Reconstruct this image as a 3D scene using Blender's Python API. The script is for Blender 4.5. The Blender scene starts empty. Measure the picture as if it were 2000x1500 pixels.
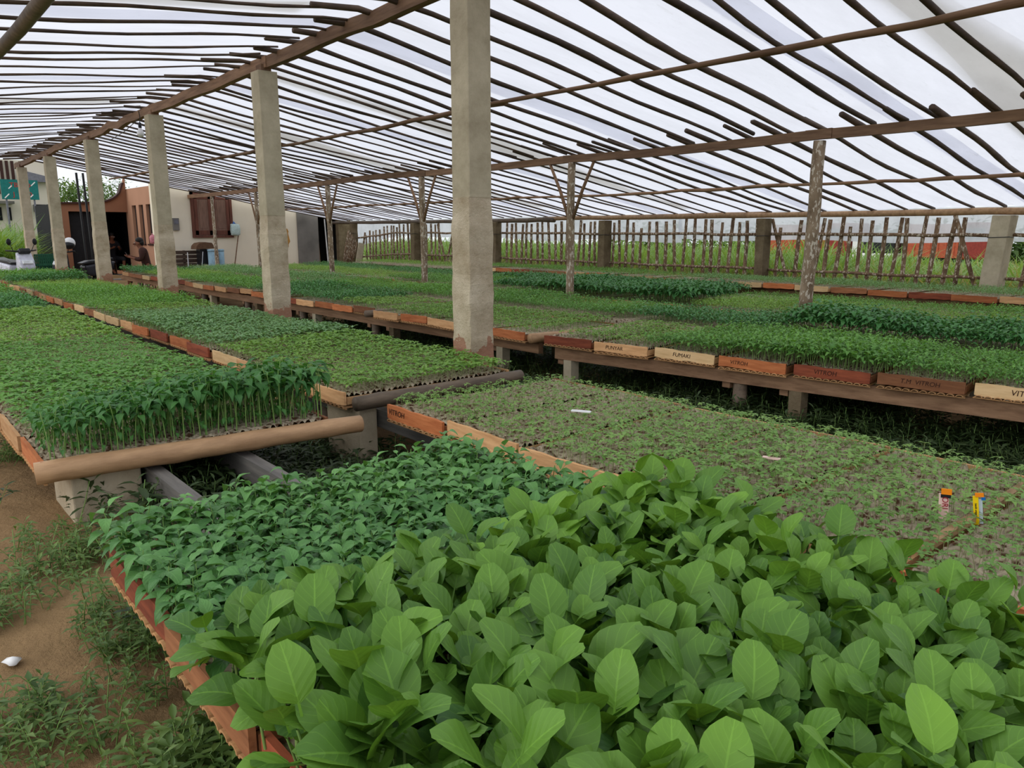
import bpy, bmesh, math, random
import numpy as np
from mathutils import Vector, Matrix, Euler

# World axes: x runs across the shed (to the right), y runs along the shed (away), z up. Camera stands at the origin.
random.seed(7); RNG = np.random.default_rng(7)
SC = bpy.context.scene
COL = SC.collection
PI = math.pi
EYE = 1.62

ONES = ['','first','second','third','fourth','fifth','sixth','seventh','eighth','ninth','tenth','eleventh','twelfth','thirteenth','fourteenth','fifteenth','sixteenth','seventeenth','eighteenth','nineteenth']
TENS = {20:('twenty','twentieth'),30:('thirty','thirtieth'),40:('forty','fortieth'),50:('fifty','fiftieth')}
def ordw(n):
    if n < 20: return ONES[n]
    t, r = n//10*10, n%10
    return TENS[t][1] if r == 0 else TENS[t][0]+'-'+ONES[r]

# ---------------------------------------------------------------- materials
def nodes(name):
    m = bpy.data.materials.new(name); m.use_nodes = True
    nt = m.node_tree; nt.nodes.clear()
    out = nt.nodes.new('ShaderNodeOutputMaterial')
    return m, nt, out
def N(nt, t, **k):
    n = nt.nodes.new(t)
    for a, b in k.items():
        if a.startswith('i_'): n.inputs[a[2:].replace('_', ' ')].default_value = b
        else: setattr(n, a, b)
    return n
def ramp(nt, fac, stops):
    r = nt.nodes.new('ShaderNodeValToRGB')
    e = r.color_ramp.elements
    while len(e) < len(stops): e.new(0.5)
    for q, (p, c) in zip(e, stops):
        q.position = p; q.color = (*c, 1)
    nt.links.new(fac, r.inputs['Fac'])
    return r.outputs['Color']
def mixc(nt, fac, a, b, mode='MIX'):
    m = nt.nodes.new('ShaderNodeMix'); m.data_type = 'RGBA'; m.blend_type = mode
    for s, v in ((0, fac), (6, a), (7, b)):
        if hasattr(v, 'links') or isinstance(v, bpy.types.NodeSocket): nt.links.new(v, m.inputs[s])
        else: m.inputs[s].default_value = v if s == 0 else (*v, 1)
    return m.outputs[2]
def math_(nt, op, a, b=None):
    m = nt.nodes.new('ShaderNodeMath'); m.operation = op
    for i, v in enumerate((a, b)):
        if v is None: continue
        if isinstance(v, bpy.types.NodeSocket): nt.links.new(v, m.inputs[i])
        else: m.inputs[i].default_value = v
    return m.outputs[0]
def coord(nt, kind='Object', scale=(1,1,1)):
    tc = nt.nodes.new('ShaderNodeTexCoord')
    mp = nt.nodes.new('ShaderNodeMapping'); mp.inputs['Scale'].default_value = scale
    nt.links.new(tc.outputs[kind], mp.inputs['Vector'])
    return mp.outputs['Vector']
def noise(nt, vec, scale, detail=3, rough=.55):
    n = nt.nodes.new('ShaderNodeTexNoise'); n.inputs['Scale'].default_value = scale
    n.inputs['Detail'].default_value = detail; n.inputs['Roughness'].default_value = rough
    nt.links.new(vec, n.inputs['Vector'])
    return n.outputs['Fac']
def bump(nt, h, strength=.4, dist=.01):
    b = nt.nodes.new('ShaderNodeBump'); b.inputs['Strength'].default_value = strength; b.inputs['Distance'].default_value = dist
    nt.links.new(h, b.inputs['Height'])
    return b.outputs['Normal']
def princ(nt, out, col, rough=.7, normal=None, metal=0, spec=.3):
    p = nt.nodes.new('ShaderNodeBsdfPrincipled')
    if isinstance(col, bpy.types.NodeSocket): nt.links.new(col, p.inputs['Base Color'])
    else: p.inputs['Base Color'].default_value = (*col, 1)
    p.inputs['Roughness'].default_value = rough; p.inputs['Metallic'].default_value = metal
    p.inputs['Specular IOR Level'].default_value = spec
    if normal is not None: nt.links.new(normal, p.inputs['Normal'])
    if out is not None: nt.links.new(p.outputs[0], out.inputs['Surface'])
    return p
def lin(r, g, b):
    f = lambda c: (c/255/12.92) if c/255 <= .04045 else ((c/255+.055)/1.055)**2.4
    return (f(r), f(g), f(b))

def plain(name, col, rough=.6, metal=0, var=.18, scale=14, spec=.3):
    m, nt, out = nodes(name)
    v = coord(nt); n = noise(nt, v, scale)
    a = tuple(c*(1-var) for c in col); b = tuple(min(1, c*(1+var)) for c in col)
    c = ramp(nt, n, [(.3, a), (.7, b)])
    princ(nt, out, c, rough, bump(nt, n, .15, .004), metal, spec)
    return m

def wood(name, c1, c2, sx=(3,30,30), rough=.75, rnd=True, bumpd=.004):
    m, nt, out = nodes(name)
    v = coord(nt, 'Object', sx)
    oi = nt.nodes.new('ShaderNodeObjectInfo')
    add = nt.nodes.new('ShaderNodeVectorMath'); add.operation = 'ADD'
    nt.links.new(v, add.inputs[0])
    mul = math_(nt, 'MULTIPLY', oi.outputs['Random'], 37.0)
    comb = nt.nodes.new('ShaderNodeCombineXYZ')
    for i in range(3): nt.links.new(mul, comb.inputs[i])
    nt.links.new(comb.outputs[0], add.inputs[1])
    n = noise(nt, add.outputs[0], 1.0, 5, .65)
    c = ramp(nt, n, [(.25, c1), (.72, c2)])
    if rnd:
        k = math_(nt, 'MULTIPLY_ADD', oi.outputs['Random'], .6)
        nt.nodes[-1].inputs[2].default_value = .7
        c = mixc(nt, 1.0, c, k, 'MULTIPLY')
    princ(nt, out, c, rough, bump(nt, n, .5, bumpd))
    return m

def leaf(name, c1, c2, transl=.28, rough=.45, veins=0.0, tip=None, scale=9, spec=.35, rnd=.5, sat=None):
    m, nt, out = nodes(name)
    v = coord(nt)
    oi = nt.nodes.new('ShaderNodeObjectInfo')
    n = noise(nt, v, scale, 2)
    at_ = nt.nodes.new('ShaderNodeAttribute'); at_.attribute_name = 'tone'
    f = math_(nt, 'ADD', math_(nt, 'MULTIPLY', n, .35), math_(nt, 'ADD', math_(nt, 'MULTIPLY', oi.outputs['Random'], rnd*.3), math_(nt, 'MULTIPLY', at_.outputs['Fac'], .6)))
    c = ramp(nt, f, [(.18, c1), (.85, c2)])
    nrm = None
    if veins > 0:
        uv = nt.nodes.new('ShaderNodeUVMap'); sep = nt.nodes.new('ShaderNodeSeparateXYZ')
        nt.links.new(uv.outputs[0], sep.inputs[0])
        au = math_(nt, 'ABSOLUTE', math_(nt, 'SUBTRACT', sep.outputs[0], .5))
        mid = math_(nt, 'LESS_THAN', au, .022)
        s = math_(nt, 'FRACT', math_(nt, 'MULTIPLY', math_(nt, 'SUBTRACT', sep.outputs[1], math_(nt, 'MULTIPLY', au, .75)), 5.5))
        side = math_(nt, 'LESS_THAN', math_(nt, 'ABSOLUTE', math_(nt, 'SUBTRACT', s, .5)), .05)
        vv = math_(nt, 'MAXIMUM', mid, math_(nt, 'MULTIPLY', side, .45))
        c = mixc(nt, math_(nt, 'MULTIPLY', vv, veins), c, tuple(min(1, q*1.7+.02) for q in c2))
        w = math_(nt, 'ABSOLUTE', math_(nt, 'SUBTRACT', s, .5))
        n2 = noise(nt, v, 120, 2)
        nrm = bump(nt, math_(nt, 'ADD', math_(nt, 'MULTIPLY', w, -.8), math_(nt, 'MULTIPLY', n2, .5)), .35, .003)
    p = princ(nt, None, c, rough, nrm, 0, spec)
    t = nt.nodes.new('ShaderNodeBsdfTranslucent')
    tc = mixc(nt, 1.0, c, (1.5, 1.35, .6), 'MULTIPLY')
    nt.links.new(tc, t.inputs['Color'])
    mx = nt.nodes.new('ShaderNodeMixShader'); mx.inputs[0].default_value = transl
    nt.links.new(p.outputs[0], mx.inputs[1]); nt.links.new(t.outputs[0], mx.inputs[2])
    nt.links.new(mx.outputs[0], out.inputs['Surface'])
    return m

M = {}
def setup_materials():
    # translucent plastic film
    def film(name, tint, tr, stain):
        m, nt, out = nodes(name)
        v = coord(nt, 'Object', (.35, 1.2, 1))
        n = noise(nt, v, 1.6, 6, .7)
        v2 = coord(nt, 'Object', (1, 5, 1)); n2 = noise(nt, v2, 2.2, 5, .7)
        c = ramp(nt, n, [(.25, tuple(q*(1-stain) for q in tint)), (.6, tint)])
        c = mixc(nt, math_(nt, 'MULTIPLY', math_(nt, 'GREATER_THAN', n2, .64), stain*.9), c, (.45, .45, .45))
        t = nt.nodes.new('ShaderNodeBsdfTranslucent'); nt.links.new(c, t.inputs['Color'])
        d = nt.nodes.new('ShaderNodeBsdfDiffuse'); nt.links.new(c, d.inputs['Color'])
        x = nt.nodes.new('ShaderNodeBsdfTransparent'); x.inputs['Color'].default_value = (.97, .97, .97, 1)
        a = nt.nodes.new('ShaderNodeMixShader'); a.inputs[0].default_value = .22
        b = nt.nodes.new('ShaderNodeMixShader'); b.inputs[0].default_value = tr
        nt.links.new(t.outputs[0], a.inputs[1]); nt.links.new(d.outputs[0], a.inputs[2])
        nt.links.new(a.outputs[0], b.inputs[1]); nt.links.new(x.outputs[0], b.inputs[2])
        nt.links.new(b.outputs[0], out.inputs['Surface'])
        return m
    M['film'] = film('plastic_film', (.86, .875, .965), .2, .16)
    M['film_old'] = film('plastic_film_old', (.72, .69, .62), .06, .2)
    M['sheet'] = film('hanging_film', (.88, .90, .97), .16, .3)

    # concrete
    def concrete(name, c1, c2, rough_b, stain):
        m, nt, out = nodes(name)
        v = coord(nt); n1 = noise(nt, v, 3.5, 6, .7); n2 = noise(nt, v, 45, 4, .7)
        c = ramp(nt, n1, [(.3, c1), (.7, c2)])
        if stain:
            sep = nt.nodes.new('ShaderNodeSeparateXYZ'); nt.links.new(v, sep.inputs[0])
            h = math_(nt, 'MULTIPLY', math_(nt, 'SUBTRACT', 1.10, sep.outputs[2]), 2.2)
            k = math_(nt, 'GREATER_THAN', math_(nt, 'MULTIPLY', n1, h), .34)
            c = mixc(nt, math_(nt, 'MULTIPLY', k, .75), c, lin(150, 95, 70))
        princ(nt, out, c, .92, bump(nt, n2, rough_b, .012), 0, .15)
        return m
    M['conc'] = concrete('smooth_concrete', lin(160,149,125), lin(196,185,160), .3, False)
    M['conc_rough'] = concrete('rough_plaster', lin(164,147,120), lin(212,198,174), 1.0, True)
    M['conc_block'] = concrete('block_concrete', lin(160,145,120), lin(195,182,158), .5, False)
    M['conc_dark'] = concrete('dark_concrete', lin(86,72,52), lin(130,116,92), .7, False)
    # woods
    M['pole'] = wood('dark_pole', lin(52,42,36), lin(96,78,64), (6,2.2,22))
    M['beam'] = wood('brown_beam', lin(98,72,54), lin(150,118,92), (25,2,25))
    M['bamboo'] = wood('bamboo_skin', lin(128,98,70), lin(176,142,106), (4,18,18), .55)
    M['bamboo_old'] = wood('grey_bamboo', lin(72,62,52), lin(120,104,86), (4,18,18), .6)
    M['rail'] = wood('rail_timber', lin(96,70,50), lin(150,118,90), (25,2,25))
    M['railgrey'] = wood('grey_rail', lin(80,78,76), lin(120,116,110), (25,2,25))
    def lichen(name, b1, b2, l, s, th):
        m, nt, out = nodes(name)
        v = coord(nt, 'Object', (1,1,.45)); n = noise(nt, v, 9, 4); n2 = noise(nt, v, s, 3, .6)
        c = ramp(nt, n, [(.3, b1), (.7, b2)])
        c = mixc(nt, math_(nt, 'GREATER_THAN', n2, th), c, l)
        princ(nt, out, c, .85, bump(nt, n2, .4, .006))
        return m
    M['lichen'] = lichen('lichen_post', lin(110,92,72), lin(160,140,116), lin(196,186,168), 34, .57)
    M['picket'] = lichen('weathered_picket', lin(88,68,50), lin(140,114,88), lin(190,178,158), 30, .57)
    for k, a, b in (('red', lin(112,54,36), lin(166,88,58)), ('tan', lin(176,128,84), lin(216,172,124)), ('orange', lin(158,84,46), lin(206,130,80)), ('pale', lin(196,160,112), lin(226,194,146)), ('brown', lin(112,70,44), lin(160,108,72))):
        M['tray_'+k] = wood('tray_board_'+k, a, b, (40,5,40), .8, True, .002)
    M['slat'] = wood('split_bamboo', lin(150,110,72), lin(196,152,104), (6,40,40), .8)
    # pot soil
    def soil(name, pc, dark):
        m, nt, out = nodes(name)
        v = coord(nt); vo = nt.nodes.new('ShaderNodeTexVoronoi'); vo.feature = 'DISTANCE_TO_EDGE'; vo.inputs['Scale'].default_value = 24
        nt.links.new(v, vo.inputs['Vector'])
        n = noise(nt, v, 60, 3); n2 = noise(nt, v, 5, 3)
        e = math_(nt, 'ADD', vo.outputs['Distance'], math_(nt, 'MULTIPLY', math_(nt, 'SUBTRACT', n, .5), .35))
        e = math_(nt, 'ADD', e, math_(nt, 'MULTIPLY', math_(nt, 'SUBTRACT', n2, .5), .4))
        c = ramp(nt, e, [(.08, pc), (.30, dark)])
        princ(nt, out, c, .95, bump(nt, e, .6, -.01), 0, .1)
        return m
    M['pots'] = soil('paper_pots', lin(182,168,144), lin(96,70,52))
    # ground
    m, nt, out = nodes('earth')
    v = coord(nt); a = noise(nt, v, .9, 6, .6); b = noise(nt, v, 18, 5, .7)
    c = ramp(nt, a, [(.3, lin(116,94,66)), (.55, lin(156,128,92)), (.75, lin(182,154,116))])
    c = mixc(nt, math_(nt, 'MULTIPLY', b, .5), c, lin(104,82,58))
    g = noise(nt, v, .35, 5, .7)
    sep = nt.nodes.new('ShaderNodeSeparateXYZ'); nt.links.new(v, sep.inputs[0])
    far = math_(nt, 'MAXIMUM', math_(nt, 'GREATER_THAN', sep.outputs[0], 12.9), math_(nt, 'GREATER_THAN', sep.outputs[1], 30))
    c = mixc(nt, math_(nt, 'MULTIPLY', far, .8), c, lin(110,132,78))
    princ(nt, out, c, .95, bump(nt, b, .7, .03), 0, .1)
    M['earth'] = m
    # leaves
    M['egg'] = leaf('eggplant_leaf', (.045,.130,.026), (.19,.38,.040), .18, .48, .24, scale=7)
    M['chil'] = leaf('chilli_leaf', (.055,.175,.042), (.16,.36,.095), .18, .40, .22, scale=9)
    M['pep'] = leaf('pepper_leaf', (.045,.16,.042), (.13,.34,.065), .3, .42, .3, scale=9)
    M['stem'] = plain('green_stem', (.20,.34,.09), .5)
    M['stem_pale'] = plain('pale_stem', (.32,.36,.16), .5)
    M['spr'] = leaf('sprout_leaf', (.12,.26,.05), (.28,.46,.12), .3, .5, 0, scale=6)
    M['bed_light'] = leaf('light_seedling', (.13,.28,.045), (.29,.50,.10), .3, .5, 0, scale=3)
    M['bed_blue'] = leaf('bluish_seedling', (.11,.25,.085), (.25,.45,.18), .25, .5, 0, scale=3)
    M['bed_mid'] = leaf('green_seedling', (.08,.23,.04), (.19,.41,.08), .28, .5, 0, scale=3)
    M['bed_dark'] = leaf('dark_seedling', (.042,.17,.045), (.105,.30,.075), .2, .45, 0, scale=3)
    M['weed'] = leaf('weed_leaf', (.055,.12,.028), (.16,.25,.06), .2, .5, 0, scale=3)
    M['weed_shaded'] = leaf('weed_leaf_painted_shade', (.024,.05,.016), (.065,.10,.033), .2, .5, 0, scale=3)  # weed green darkened to paint in the shade under the benches
    M['grass'] = leaf('grass_blade', (.12,.25,.055), (.30,.45,.14), .35, .5, 0, scale=1.2)
    M['drygrass'] = leaf('dry_grass_blade', (.27,.27,.12), (.50,.44,.24), .35, .6, 0, scale=1.2)
    M['tree'] = leaf('tree_leaf', (.05,.12,.03), (.17,.27,.07), .3, .5, 0, scale=.6)
    # house
    M['cream'] = plain('cream_wall', (.84,.76,.60), .9, 0, .05, 1.2)
    M['orange'] = plain('orange_wall', lin(142,98,74), .9, 0, .07, 1.5)
    M['orange_pale'] = plain('pale_orange_wall', lin(176,132,106), .9, 0, .06, 1.5)
    M['grey_wall'] = plain('grey_wall', lin(120,116,110), .9, 0, .2, 2)
    M['white_wall'] = plain('far_white_wall', lin(214,206,190), .9, 0, .07, .8)
    M['trimdark'] = plain('dark_trim', lin(58,30,24), .6)
    M['shutter'] = wood('shutter_wood', lin(78,44,34), lin(120,72,56), (20,20,3), .55, False)
    M['shutter_panel'] = wood('shutter_panel', lin(104,78,66), lin(140,108,92), (20,20,3), .6, False)
    M['dark'] = plain('shade_and_print_black', (.012,.012,.014), .9)  # near black: shade painted inside porch and shed, also packet print
    M['black'] = plain('black_plastic', (.014,.014,.016), .35)
    M['rubber'] = plain('tyre_rubber', (.012,.012,.012), .85)
    M['chrome'] = plain('metal', (.6,.6,.62), .3, 1.0)
    M['bike_white'] = plain('scooter_white', (.62,.63,.72), .25)
    M['bike_grey'] = plain('scooter_grey', (.16,.16,.19), .3)
    M['bike_dark'] = plain('scooter_black', (.035,.035,.042), .25)
    M['glass_lamp'] = plain('lamp_lens', (.75,.78,.8), .12)
    M['green_crate'] = plain('green_plastic', (.012,.09,.045), .5)
    M['teal'] = plain('teal_sign', lin(20,112,108), .6)
    M['red'] = plain('red_paint', lin(176,48,36), .6)
    M['white'] = plain('white_paint', (.8,.8,.8), .6, 0, .04)
    M['blue_pipe'] = plain('light_blue_plastic', lin(140,172,188), .45)
    M['tarp'] = plain('brown_tarp', lin(96,70,50), .8)
    M['skin'] = plain('skin', lin(122,76,54), .6, 0, .08)
    M['hair'] = plain('black_hair', (.012,.010,.009), .6)
    M['shirt'] = plain('brown_shirt', lin(58,32,24), .85)
    M['trouser'] = plain('black_trousers', (.014,.014,.018), .85)
    M['phone'] = plain('phone_body', (.02,.02,.025), .25)
    M['bagblue'] = plain('blue_bag', lin(70,120,190), .4)
    M['bagwhite'] = plain('pale_bag', lin(190,210,205), .45, 0, .25, 40)
    M['bagpink'] = plain('pink_bag', lin(205,130,140), .45, 0, .25, 30)
    M['truck_orange'] = plain('orange_truck', lin(176,84,56), .5)
    M['truck_red'] = plain('dark_red_truck', lin(140,52,44), .5)
    M['pk_orange'] = plain('packet_orange', lin(244,140,20), .5, 0, .03)
    M['pk_pink'] = plain('packet_pink', lin(240,205,195), .5, 0, .03)
    M['pk_yellow'] = plain('packet_yellow', lin(245,210,10), .5, 0, .03)
    M['pk_blue'] = plain('packet_blue', lin(20,110,190), .5, 0, .03)
    M['pk_grey'] = plain('packet_grey', lin(190,205,215), .5, 0, .03)
    M['ink'] = plain('ink', lin(60,34,22), .8)
    M['ink_red'] = plain('ink_red', lin(150,22,40), .6)
    M['bulb'] = plain('bulb_glass', (.85,.85,.87), .25, 0, .02)
    M['rust'] = plain('rust_stain', lin(190,140,70), .9, 0, .2, 3)
    M['yellowleaf'] = plain('yellow_leaf', (.55,.52,.08), .5)
    M['bark'] = wood('tree_bark', lin(70,58,46), lin(110,94,78), (10,10,3))
setup_materials()

# ---------------------------------------------------------------- mesh helpers
class MB:
    def __init__(s): s.v = []; s.f = []; s.uv = {}
    def add(s, vs, fs):
        b = len(s.v); s.v += [tuple(q) for q in vs]; s.f += [tuple(b+i for i in f) for f in fs]; return b
    def box(s, c, d, rot=None):
        x, y, z = (q/2 for q in d)
        vs = [Vector(p) for p in ((-x,-y,-z),(x,-y,-z),(x,y,-z),(-x,y,-z),(-x,-y,z),(x,-y,z),(x,y,z),(-x,y,z))]
        if rot is not None: vs = [rot @ p for p in vs]
        c = Vector(c)
        s.add([p+c for p in vs], [(0,3,2,1),(4,5,6,7),(0,1,5,4),(1,2,6,5),(2,3,7,6),(3,0,4,7)]); return s
    def box2(s, lo, hi):
        return s.box([(a+b)/2 for a, b in zip(lo, hi)], [abs(b-a) for a, b in zip(lo, hi)])
    def bar(s, p0, p1, w, h):
        p0, p1 = Vector(p0), Vector(p1); d = p1-p0
        q = d.to_track_quat('Y', 'Z').to_matrix()
        return s.box((p0+p1)/2, (w, d.length, h), q)
    def tube(s, pts, rad, n=8, caps=True, squash=1):
        pts = [Vector(p) for p in pts]
        if not isinstance(rad, (list, tuple)): rad = [rad]*len(pts)
        b0 = len(s.v); up = None
        for i, p in enumerate(pts):
            d = (pts[min(i+1, len(pts)-1)]-pts[max(i-1, 0)]).normalized()
            if up is None:
                up = Vector((0,0,1)) if abs(d.z) < .9 else Vector((1,0,0))
            a = d.cross(up).normalized(); b = a.cross(d).normalized(); up = b
            for k in range(n):
                t = 2*PI*k/n
                s.v.append(tuple(p+(a*math.cos(t)+b*math.sin(t)*squash)*rad[i]))
        for i in range(len(pts)-1):
            for k in range(n):
                k2 = (k+1) % n
                s.f.append((b0+i*n+k, b0+i*n+k2, b0+(i+1)*n+k2, b0+(i+1)*n+k))
        if caps:
            s.f.append(tuple(b0+k for k in range(n))[::-1]); e = b0+(len(pts)-1)*n
            s.f.append(tuple(e+k for k in range(n)))
        return s
    def lathe(s, prof, c=(0,0,0), n=16):
        b0 = len(s.v); c = Vector(c)
        for r, z in prof:
            for k in range(n):
                t = 2*PI*k/n; s.v.append((c.x+r*math.cos(t), c.y+r*math.sin(t), c.z+z))
        for i in range(len(prof)-1):
            for k in range(n):
                k2 = (k+1) % n; s.f.append((b0+i*n+k, b0+i*n+k2, b0+(i+1)*n+k2, b0+(i+1)*n+k))
        s.f.append(tuple(b0+k for k in range(n))[::-1]); e = b0+(len(prof)-1)*n; s.f.append(tuple(e+k for k in range(n)))
        return s
    def prism(s, poly, mat4, depth):
        n = len(poly); b0 = len(s.v)
        for z in (-depth/2, depth/2):
            for x, y in poly: s.v.append(tuple(mat4 @ Vector((x, y, z))))
        s.f.append(tuple(b0+k for k in range(n))[::-1]); s.f.append(tuple(b0+n+k for k in range(n)))
        for k in range(n):
            k2 = (k+1) % n; s.f.append((b0+k, b0+k2, b0+n+k2, b0+n+k))
        return s
    def torus(s, c, R, r, axis='X', n=20, m=8):
        b0 = len(s.v)
        for i in range(n):
            t = 2*PI*i/n
            for j in range(m):
                q = 2*PI*j/m; a = R+r*math.cos(q); p = (r*math.sin(q), a*math.cos(t), a*math.sin(t))
                if axis == 'Y': p = (p[1], p[0], p[2])
                s.v.append((c[0]+p[0], c[1]+p[1], c[2]+p[2]))
        for i in range(n):
            for j in range(m):
                s.f.append((b0+i*m+j, b0+((i+1) % n)*m+j, b0+((i+1) % n)*m+(j+1) % m, b0+i*m+(j+1) % m))
        return s
    def ball(s, c, r, n=12, m=8):
        b0 = len(s.v); r = r if isinstance(r, (tuple, list)) else (r, r, r)
        for i in range(m+1):
            p = PI*i/m
            pr = max(math.sin(p), .02)
            for k in range(n):
                t = 2*PI*k/n; s.v.append((c[0]+r[0]*pr*math.cos(t), c[1]+r[1]*pr*math.sin(t), c[2]-r[2]*math.cos(p)))
        for i in range(m):
            for k in range(n):
                k2 = (k+1) % n; s.f.append((b0+i*n+k, b0+i*n+k2, b0+(i+1)*n+k2, b0+(i+1)*n+k))
        return s
    def mesh(s, name, mat, smooth=False):
        me = bpy.data.meshes.new(name); me.from_pydata(s.v, [], s.f); me.update()
        if mat is not None: me.materials.append(mat if not isinstance(mat, str) else M[mat])
        if smooth: me.shade_smooth()
        return me
    def build(s, name, mat, parent=None, smooth=False, bevel=0):
        me = s.mesh(name, mat, smooth)
        o = bpy.data.objects.new(name, me); COL.objects.link(o)
        if parent is not None: put(o, parent)
        if bevel:
            b = o.modifiers.new('bevel', 'BEVEL'); b.width = bevel; b.segments = 2; b.limit_method = 'ANGLE'
        return o

def put(o, parent):
    """Parent o to parent; o's data is in world space when the parent sits away from the origin."""
    o.parent = parent; o.matrix_parent_inverse = parent.matrix_basis.inverted()
def link(name, me, parent=None, mw=None):
    o = bpy.data.objects.new(name, me); COL.objects.link(o)
    if mw is not None: o.matrix_basis = mw
    if parent is not None: o.parent = parent
    return o
def tag(o, label=None, cat=None, group=None, kind=None):
    if label: o['label'] = label
    if cat: o['category'] = cat
    if group: o['group'] = group
    if kind: o['kind'] = kind
    return o
def thing(name, label, cat, loc=(0,0,0), group=None):
    o = bpy.data.objects.new(name, None); COL.objects.link(o); o.location = loc; o.empty_display_size = .1
    return tag(o, label, cat, group)
def struct(o): o['kind'] = 'structure'; return o

def smooth01(a, b, x):
    t = max(0, min(1, (x-a)/(b-a))); return t*t*(3-2*t)
def gz(x, y):
    z = .36-.24*smooth01(.7, 2.3, x)+.33*smooth01(11.6, 13.5, x)-.3*smooth01(18, 27, x)
    z += .12*smooth01(22, 26, y)*(1-smooth01(6.2, 7, x))
    return z + .012*math.sin(3.1*x+1.7*y)+.010*math.sin(5.3*x-2.9*y)

# ---------------------------------------------------------------- plants (numpy)
def leaf_np(L, W, nl=5, nw=4, shape='ovate', droop=.25, fold=.2, wave=0.0, petiole=0.0, pw=.003):
    """A leaf pointing along +y, up +z. Returns V, F, UV"""
    vs, fs, uv = [], [], []
    ts = np.linspace(0, 1, nl+1)
    for i, t in enumerate(ts):
        if shape == 'ovate': w = W/2*math.sin(PI*min(1, t*.97+.03)**.62)**.85 if 0 < t < 1 else W*.03
        elif shape == 'round': w = W/2*(math.sin(PI*(t*.93+.045)**.95))**.62 if 0 < t < 1 else W*(.05 if t == 0 else .16)
        elif shape == 'point': w = W/2*math.sin(PI*min(1, (t*.98+.02))**.6)**1.15 if 0 < t < 1 else W*.02
        else: w = W/2*math.sin(PI*t)**.8 if 0 < t < 1 else W*.02
        y = petiole+L*(t if droop == 0 else math.sin(droop*2*t)/(droop*2)*1.0)
        z = -L*(1-math.cos(droop*2*t))/(droop*2) if droop else 0
        for j in range(nw+1):
            s = j/nw*2-1
            zz = z+abs(s)*w*fold*2+wave*L*math.sin(t*9+s*2.3)*abs(s)
            vs.append((s*w, y, zz)); uv.append((j/nw, t))
    for i in range(nl):
        for j in range(nw):
            a = i*(nw+1)+j
            fs.append((a, a+1, a+nw+2, a+nw+1))
    if petiole > 0:
        b = len(vs)
        vs += [(-pw, 0, 0), (pw, 0, 0), (pw*.8, petiole+L*.02, .0), (-pw*.8, petiole+L*.02, .0)]; uv += [(.5,0)]*4
        fs.append((b, b+1, b+2, b+3))
    return np.array(vs, float), np.array(fs, int), np.array(uv, float)
def rot_np(yaw, pitch, roll=0):
    return np.array((Matrix.Rotation(yaw, 3, 'Z') @ Matrix.Rotation(pitch, 3, 'X') @ Matrix.Rotation(roll, 3, 'Y')))
def merge_np(parts):
    V, F, U, T = [], [], [], []; b = 0
    for v, f, u, tone in parts:
        V.append(v); F.append(f+b); U.append(u); T.append(np.full(len(v), tone)); b += len(v)
    return np.concatenate(V), np.concatenate(F), np.concatenate(U), np.concatenate(T)
def stem_np(h, r, bend=(0,0), n=4, segs=3):
    vs, fs = [], []
    for i in range(segs+1):
        t = i/segs
        for k in range(n):
            a = 2*PI*k/n
            vs.append((bend[0]*t*t+r*(1-.35*t)*math.cos(a), bend[1]*t*t+r*(1-.35*t)*math.sin(a), h*t))
    for i in range(segs):
        for k in range(n):
            k2 = (k+1) % n; fs.append((i*n+k, i*n+k2, (i+1)*n+k2, (i+1)*n+k))
    v = np.array(vs, float)
    return v, np.array(fs, int), np.full((len(v), 2), .5)
def np_mesh(name, V, F, U, T, mats, mi=None):
    me = bpy.data.meshes.new(name)
    me.vertices.add(len(V)); me.vertices.foreach_set('co', np.ascontiguousarray(V, dtype=np.float32).ravel())
    k = F.shape[1]
    me.loops.add(F.size); me.loops.foreach_set('vertex_index', np.ascontiguousarray(F, dtype=np.int32).ravel())
    me.polygons.add(len(F)); me.polygons.foreach_set('loop_start', np.arange(0, F.size, k, dtype=np.int32))
    if U is not None:
        uvl = me.uv_layers.new(name='UVMap'); uvl.data.foreach_set('uv', np.ascontiguousarray(U[F.ravel()], dtype=np.float32).ravel())
    at_ = me.attributes.new('tone', 'FLOAT', 'POINT'); at_.data.foreach_set('value', np.ascontiguousarray(T, dtype=np.float32))
    for m in mats: me.materials.append(M[m])
    if mi is not None: me.polygons.foreach_set('material_index', np.ascontiguousarray(mi, dtype=np.int32))
    me.update(calc_edges=True); me.shade_smooth()
    return me
class Plant:
    """stem and leaves as separate arrays"""
    def __init__(s, stems, leaves):
        s.S = merge_np(stems) if stems else None; s.L = merge_np(leaves)
        if s.S is not None:
            v, f, u, t = merge_np([(s.S[0], s.S[1], s.S[2], .3), (s.L[0], s.L[1], s.L[2], 0)])
            s.V, s.F, s.U = v, f, u; s.T = np.concatenate([s.S[3], s.L[3]])
            s.mi = np.concatenate([np.ones(len(s.S[1]), int), np.zeros(len(s.L[1]), int)])
        else:
            s.V, s.F, s.U, s.T = s.L; s.mi = np.zeros(len(s.F), int)
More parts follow.
